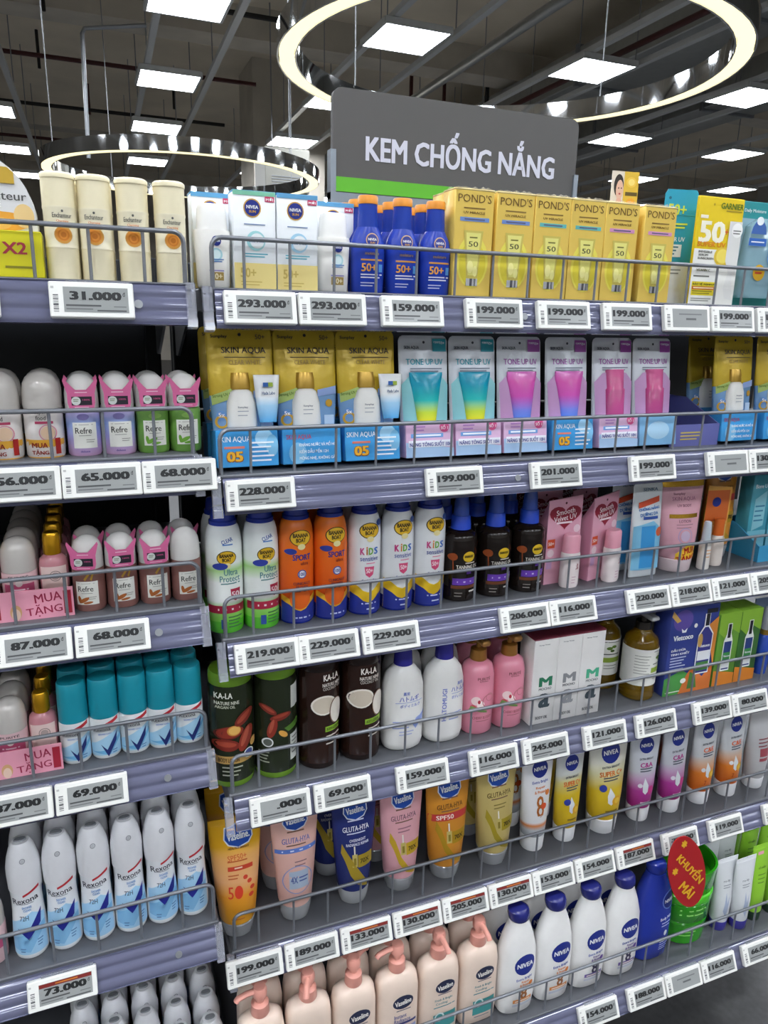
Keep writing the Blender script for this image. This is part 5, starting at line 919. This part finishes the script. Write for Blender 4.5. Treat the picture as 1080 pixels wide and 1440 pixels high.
def wrap(root):
    g = G(); random.seed(3); nx, ny = 14, 4; vs = []
    for j in range(ny+1):
        for i in range(nx+1):
            e = 1 if i in (0, nx) or j in (0, ny) else 0
            vs.append((-.028+.056*i/nx, -.018+.036*j/ny, .0006 if e else .0012+random.random()*.0035))
    g.add(vs, [(j*(nx+1)+i, j*(nx+1)+i+1, (j+1)*(nx+1)+i+1, (j+1)*(nx+1)+i) for j in range(ny) for i in range(nx)], m_film)
    g.build('film', root, smooth=0)
k_wrap = Proto('plastic_wrap', 'wrap', wrap)
for i in range(6): k_wrap.put(gx[i], .05, z+.1346, f'crumpled clear film over the top of the {ORD[i]} gold carton', group='clear film wraps')
k_facecard.put(.765, .085, z+.1346, 'small yellow promotion card with a face above the gold boxes', rz=-8)
k_bluecard.put(.8640, .088, z, 'bright blue sunscreen card box half behind the yellow pack', rz=-14)
k_yellowcard.put(.9080, .052, z, 'bright yellow sunscreen card pack with large number 50')
k_tealcard.put(1.0065, .047, z, 'teal blister pack at the end of the top shelf')
# ---- second shelf, pouches (leaning slightly back)
ROW.update(y=PROUD[('R', 2)], scale=True); z = SZ('R', 2)+.0035
for i, (kd, x, l) in enumerate([(k_gold_s, .1815, 'gold refill pouch with small sample tube, beside the bay post'), (k_gold_n, .2665, 'gold refill pouch without sample tube, between two gold pouches'), (k_gold_s, .3515, 'gold refill pouch with small sample tube, beside the teal pouches')]):
    kd.put(x, .053, z, l, group='gold refill pouches', rx=-7)
for i, (kd, x, l) in enumerate([(k_tone_t, .4375, 'silver pouch with teal and yellow tube, beside the gold pouches'), (k_tone_t, .5145, 'silver pouch with teal and yellow tube, beside the pink ones'), (k_tone_p, .5925, 'silver pouch with pink and blue tube, beside the teal ones'), (k_tone_p5, .6755, 'silver pouch with pink and blue tube above a blue sleeve'), (k_tone_r, .7605, 'silver pouch holding a magenta bottle above a pink sleeve'), (k_tone_r2, .8375, 'silver pouch holding a magenta bottle above a pale blue base')]):
    kd.put(x, .053, z, l, group='silver tube pouches', rx=-7)
k_gold_n.put(1.01, .056, z, 'gold refill pouch standing apart near the lavender tray', group='gold refill pouches', rx=-6)
k_gold_n.put(1.104, .056, z, 'gold refill pouch at the far end of the second shelf', group='gold refill pouches', rx=-6)
k_gold_n.put(1.02, .125, z, 'gold refill pouch hidden behind the lone gold pouch', group='gold refill pouches', rx=-6)
k_tray.put(.918, .10, SZ('R', 2), 'lavender blue cardboard display tray on the second shelf')
for i, x in enumerate((.1815, .2665, .3515)): k_gold_n.put(x, .125, z, f'gold refill pouch in the back row behind the {ORD[i]} gold pouch', group='gold refill pouches', rx=-6)
# ---- third shelf, sprays and tubes
ROW.update(y=0, scale=False); z = SZ('R', 3)
cans = [(k_can_g, .1501, 'white and green spray can beside the bay post'), (k_can_g, .1995, 'white and green spray can beside the orange cans'), (k_can_o, .2489, 'orange spray can with navy base beside the green cans'), (k_can_o, .2983, 'orange spray can with navy base beside the white cans'), (k_can_k, .3490, 'white spray can with yellow wave beside the orange cans'), (k_can_k, .4002, 'white spray can with yellow wave, middle of three'), (k_can_k, .4514, 'white spray can with yellow wave beside the dark oil bottles')]
for kd, x, l in cans: kd.put(x, .057, z, l, group='sun spray cans', rz=random.uniform(-6, 6))
for i, (kd, x, l) in enumerate(cans): kd.put(x+.002, .112, z, f'sun spray can in the back row behind the {ORD[i]} front can', group='sun spray cans')
for j, y in enumerate((.060, .122)):
    for i, x in enumerate((.5055, .5655, .6255)): k_tan.put(x, y, z, f'dark tanning oil bottle with blue spray cap, {ORD[i]} from the white cans, ' + ('front row' if j == 0 else 'back row'), group='tanning oil bottles')
for j, y in enumerate((.056, .112, .168)):
    for i, x in enumerate((.6930, .7730)): k_heart.put(x, y, z, f'pink card pack with red heart, {"by the dark oil bottles" if i == 0 else "by the blue tube pack"}, ' + ('front one' if j == 0 else f'{ORD[j]} one back'), group='pink heart cards', rz=3 if i == 0 else 17)
k_flatpack.put(.8470, .045, z, 'white and blue tube pack standing beside the big pink tube', group='blue tube packs', rx=-3)
k_flatpack.put(.8350, .082, z, 'white and blue tube pack behind another one like it', group='blue tube packs', rx=-3)
k_pinktube.put(.9290, .066, z, 'big pink milk tube with red gift sticker on the third shelf', rz=-6)
k_mini.put(.9775, .043, z, 'tiny white sample bottle beside the big pink tube')
k_orange.put(1.0140, .058, z, 'orange and white bottle card pack beside the pink tube', rz=-8)
k_glu_or3.put(1.0590, .105, z, 'orange squeeze tube on the third shelf before the teal boxes')
k_bluetray.put(1.1980, .085, z, 'blue cardboard display tray holding teal cartons')
for i, x in enumerate((1.128, 1.178, 1.228)): k_tealbox.put(x, .088, z+.0021, f'teal sunscreen carton in the blue tray, {ORD[i]} from the orange tube', group='teal sunscreen cartons')
# ---- fourth shelf, lotions and oils
ROW.update(y=PROUD[('R', 4)], scale=True); z = SZ('R', 4)
row([k_kala1, k_kala2], [.1530, .2165], .062, z, ['olive green lotion bottle with lettering and red nuts, beside the post', 'olive green lotion bottle turned to its nuts and back label'], 'olive lotion bottles')
row([k_coco1, k_coco2], [.2820, .3480], .062, z, ['dark brown coconut bottle beside the olive bottles', 'dark brown coconut bottle beside the white bottles'], 'coconut bottles')
row([k_hato1, k_hato2], [.4165, .4865], .058, z, ['white lotion bottle with violet cap and blue Japanese writing, beside the coconut bottle', 'white lotion bottle with violet cap and sideways lettering, beside the pink bottles'], 'white lotion bottles')
row([k_hato1, k_hato1], [.4405, .5085], .118, z, ['white lotion bottle in the back row behind the coconut side', 'white lotion bottle in the back row behind the pink side'], 'white lotion bottles')
row([k_purite, k_purite], [.5490, .6060], .060, z, ['pink pump lotion bottle with blossoms beside the white bottles', 'pink pump lotion bottle with blossoms beside the white cartons'], 'pink pump bottles')
row([k_purite, k_purite], [.5690, .6280], .122, z, ['pink pump lotion bottle in the back row, nearer the white bottles', 'pink pump lotion bottle in the back row, nearer the white cartons'], 'pink pump bottles')
row([k_m1, k_m2, k_m3], [.6590, .7055, .7520], .053, z, ['white body oil carton with dark green letter', 'white body oil carton with grey letter', 'white body oil carton with mint green letter'], 'white body oil cartons')
k_oil2.put(.8800, .062, z, 'amber oil bottle with white label beside the blue carton', group='amber oil bottles')
k_oil1.put(.8420, .118, z, 'amber oil bottle with olive sprig label, set further back', group='amber oil bottles')
k_oil1.put(.8000, .190, z, 'amber oil bottle in the shade of the back row', group='amber oil bottles')
k_coil.put(.9710, .055, z, 'blue coconut oil carton with a bottle picture and orange shapes')
k_grn1.put(1.0570, .058, z, 'light green oil carton beside the blue one'); k_grn2.put(1.1090, .058, z, 'dark green oil carton beside the light green one')
k_grn1.put(1.0640, .108, z, 'light green oil carton in the back row')
k_vial.put(1.1680, .05, z, 'blue serum bottle blister beside the dark green carton', group='serum blisters'); k_vial.put(1.2300, .05, z, 'blue serum bottle blister at the far end of the fourth shelf', group='serum blisters')
# ---- fifth shelf, squeeze tubes
ROW.update(y=PROUD[('R', 5)], scale=True); z = SZ('R', 5)
t5 = [(k_vas_y, .1530, 'yellow sunscreen squeeze tube beside the bay post'), (k_glu_pk, .2441, 'light pink squeeze tube with a blue ribbon band'), (k_glu_nv, .3420, 'navy blue squeeze tube with gold swirl'), (k_glu_rs, .4240, 'rose pink squeeze tube with gold swirl'), (k_glu_or, .5085, 'orange squeeze tube with red stripe on the fifth shelf'), (k_glu_gd, .6020, 'pale gold squeeze tube'), (k_niv8, .6850, 'white squeeze tube with large number 8 and orange base'),
      (k_supc, .7540, 'slim yellow squeeze tube with silver top'), (k_supc2, .8370, 'wide yellow squeeze tube with silver top'), (k_ca, .9220, 'magenta squeeze tube beside the wide yellow one'), (k_ca, .9965, 'magenta squeeze tube beside the orange dipped ones'), (k_ce, 1.0715, 'orange dipped silver tube beside the magenta ones'), (k_ce, 1.1435, 'orange dipped silver tube beside the grey one'), (k_plain, 1.2180, 'grey squeeze tube at the far end of the fifth shelf')]
for kd, x, l in t5: kd.put(x, .066, z, l, rz=random.uniform(-7, 4))
for kd, x, y, l in [(k_vas_y, .1600, .150, 'yellow squeeze tube in the back row by the post'), (k_glu_pk, .2330, .140, 'light pink squeeze tube in the back row'), (k_glu_nv, .3230, .140, 'navy squeeze tube in the back row'), (k_glu_rs, .4100, .145, 'rose pink squeeze tube in the back row'), (k_glu_gd, .5950, .150, 'pale gold squeeze tube in the back row'), (k_niv8, .6800, .140, 'white squeeze tube with number 8 in the back row'), (k_supc, .7500, .140, 'slim yellow squeeze tube in the back row'), (k_ca, .9150, .140, 'magenta squeeze tube in the back row'), (k_ca, .9900, .140, 'magenta squeeze tube further along the back row'), (k_ce, 1.0650, .140, 'orange dipped silver tube in the back row')]: kd.put(x, y, z, l)
# ---- lowest shelf
ROW.update(y=PROUD[('R', 6)], scale=False); z = SZ('R', 6)
px = [.1745, .2510, .3275, .4040, .4805, .5570]
pk = [k_vp_l, k_vp_f, k_vp_b, k_vp_l, k_vp_f2, k_vp_f2]
pd = ['nozzle turned aside', 'nozzle turned to the aisle', 'nozzle turned backward', 'nozzle turned aside', 'teal picture', 'teal picture']
for i in range(6):
    pk[i].put(px[i], .062, z, f'cream bottle with pink pump, {ORD[i]} from the post, front row, {pd[i]}', group='cream pump bottles')
    k_vp_f.put(px[i]+.01, .118, z, f'cream bottle with pink pump, {ORD[i]} from the post, back row', group='cream pump bottles')
for i, (kd, x) in enumerate(zip((k_nl_o, k_nl_o, k_nl_p, k_nl_p), (.6330, .7095, .7860, .8625))):
    kd.put(x, .055, z, f'white lotion bottle with navy cap and {"orange" if i < 2 else "violet"} print, {"first" if i % 2 == 0 else "second"} of two, front row', group='white lotion bottles with navy caps')
    kd.put(x+.005, .130, z, f'white lotion bottle with navy cap in the back row, {ORD[i]} from the cream bottles', group='white lotion bottles with navy caps')
k_nl_b.put(.9440, .064, z, 'large royal blue lotion bottle beside the white bottles')
k_tub.put(1.0440, .094, z, 'bright green double gel tub behind the red oval card')
for i, (x, y) in enumerate(((1.1260, .062), (1.1680, .050), (1.150, .130), (1.200, .130))): k_wtube.put(x, y, z, f'white face wash tube with violet cap, {["beside the green tub", "beside the green tubes", "back row by the tub", "back row by the green tubes"][i]}', group='white face wash tubes', ry=random.uniform(-2, 2))
for i, (x, y) in enumerate(((1.2150, .056), (1.2670, .056), (1.253, .122), (1.306, .122), (1.285, .185), (1.23, .185))): k_gtube.put(x, y, z, f'lime green face wash tube, {ORD[i]} of the green cluster', group='lime green tubes', ry=random.uniform(-2, 2))
k_wgtube.put(1.175, .185, z, 'pale green and white tube behind the white tubes')
ROW.update(y=0, scale=False)
k_oval.put(.9640, -.0340, .532, 'red oval promotion card reading KHUYẾN MÃI hung from the price rail', ry=68)
# ================================================================== deodorant bay
z = SZ('L', 1)
k_gift.put(-.0885, .052, z, 'white arched gift box in a yellow sleeve with X2 lettering')
for j, y in enumerate((.050, .088)):
    for i, x in enumerate((-.0158, .0205, .0605, .1015)):
        k_ench.put(x+.003*j, y, z, f'cream ribbed bottle with orange rose, {ORD[i]} from the gift box, ' + ('front row' if j == 0 else 'back row'), group='cream ribbed bottles', rz=(8, -6, -4, 2)[i])
z = SZ('L', 2)
for j, y in enumerate((.052, .097)):
    for i, x in enumerate((-.0960, -.0520)): k_food.put(x, y, z, f'white roll-on with pearl cap and orange gift band, {"beside the lavender one" if i else "further from the lavender one"}, ' + ('front row' if j == 0 else 'back row'), group='white roll-ons')
    for i, (kd, x) in enumerate(zip((k_ref_l, k_ref_l, k_ref_g, k_ref_g), (-.0095, .0300, .0690, .1075))):
        kd.put(x, y, z, f'{"lavender" if i < 2 else "green"} roll-on with pink neck card, {ORD[i % 2]} of two, ' + ('front row' if j == 0 else 'back row'), group='roll-ons with pink neck cards')
z = SZ('L', 3)
for j in range(5):
    y = .058+.043*j; rw = 'front row' if j == 0 else f'{ORD[j]} row back'
    k_pur.put(-.0955, y, z, f'pink roll-on with pearl cap on the third shelf, {rw}', group='pink roll-ons'); k_mist.put(-.0570, y, z, f'pink bottle with gold cap on the third shelf, {rw}', group='gold capped bottles')
    if j < 2: k_pur.put(-.1720, y, z, f'pink roll-on with pearl cap at the edge of the third shelf, {rw}', group='pink roll-ons'); k_mist.put(-.1345, y, z, f'pink bottle with gold cap at the edge of the third shelf, {rw}', group='gold capped bottles')
k_bundle.put(-.0710, .0315, z, 'pink gift card reading MUA TẶNG 1 on the third shelf', group='pink gift cards'); k_bundle.put(-.1490, .0315, z, 'pink gift card reading MUA TẶNG 1 at the edge of the third shelf', group='pink gift cards')
for j, y in enumerate((.052, .094)):
    for i, (kd, x) in enumerate(zip((k_ref_b, k_ref_b, k_ref_b, k_ref_p), (-.0180, .0205, .0605, .0998))):
        if j == 1 and i == 3: kd = k_ref_b
        kd.put(x, y, z, f'brown roll-on {"without" if kd is k_ref_p else "with"} pink neck card, {ORD[i]} from the gold capped bottle, ' + ('front row' if j == 0 else 'back row'), group='brown roll-ons', rz=(-14, 2, 4, 4)[i] if j == 0 else 10)
z = SZ('L', 4)
for j in range(3):
    y = .058+.043*j; rw = 'front row' if j == 0 else f'{ORD[j]} row back'
    k_pur.put(-.1250, y, z, f'pink roll-on with pearl cap on the fourth shelf, {rw}', group='pink roll-ons'); k_mist.put(-.0875, y, z, f'pink bottle with gold cap on the fourth shelf, {rw}', group='gold capped bottles')
k_bundle.put(-.1010, .0315, z, 'pink gift card reading MUA TẶNG on the fourth shelf', group='pink gift cards')
for j in range(4):
    for i, x in enumerate((-.0508, -.0140, .0226, .0583, .0942)):
        k_teal.put(x, .052+.040*j, z, f'roll-on with teal cap and navy tick, {ORD[i]} from the pink pack, ' + ('front row' if j == 0 else f'{ORD[j]} row back'), group='teal capped roll-ons')
z = SZ('L', 5)
k_pur.put(-.1800, .06, z, 'pink roll-on with pearl cap beside the white spray cans')
for j in range(3):
    for i, x in enumerate((-.1304, -.0870, -.0435, .0003, .0437, .0870)):
        k_spray.put(x, .058+.047*j, z, f'white spray can with navy tick on the fifth shelf, {ORD[i]} along, ' + ('front row' if j == 0 else f'{ORD[j]} row back'), group='white deodorant spray cans', rz=random.uniform(-7, 7))
z = SZ('L', 6)
for j in range(5):
    for i, x in enumerate((-.0850, -.0380, .0090, .0560, .1030)):
        k_spray.put(x, .060+.047*j, z, f'white spray can on the lowest shelf, {ORD[i]} along, ' + ('front row' if j == 0 else f'{ORD[j]} row back'), group='white deodorant spray cans')
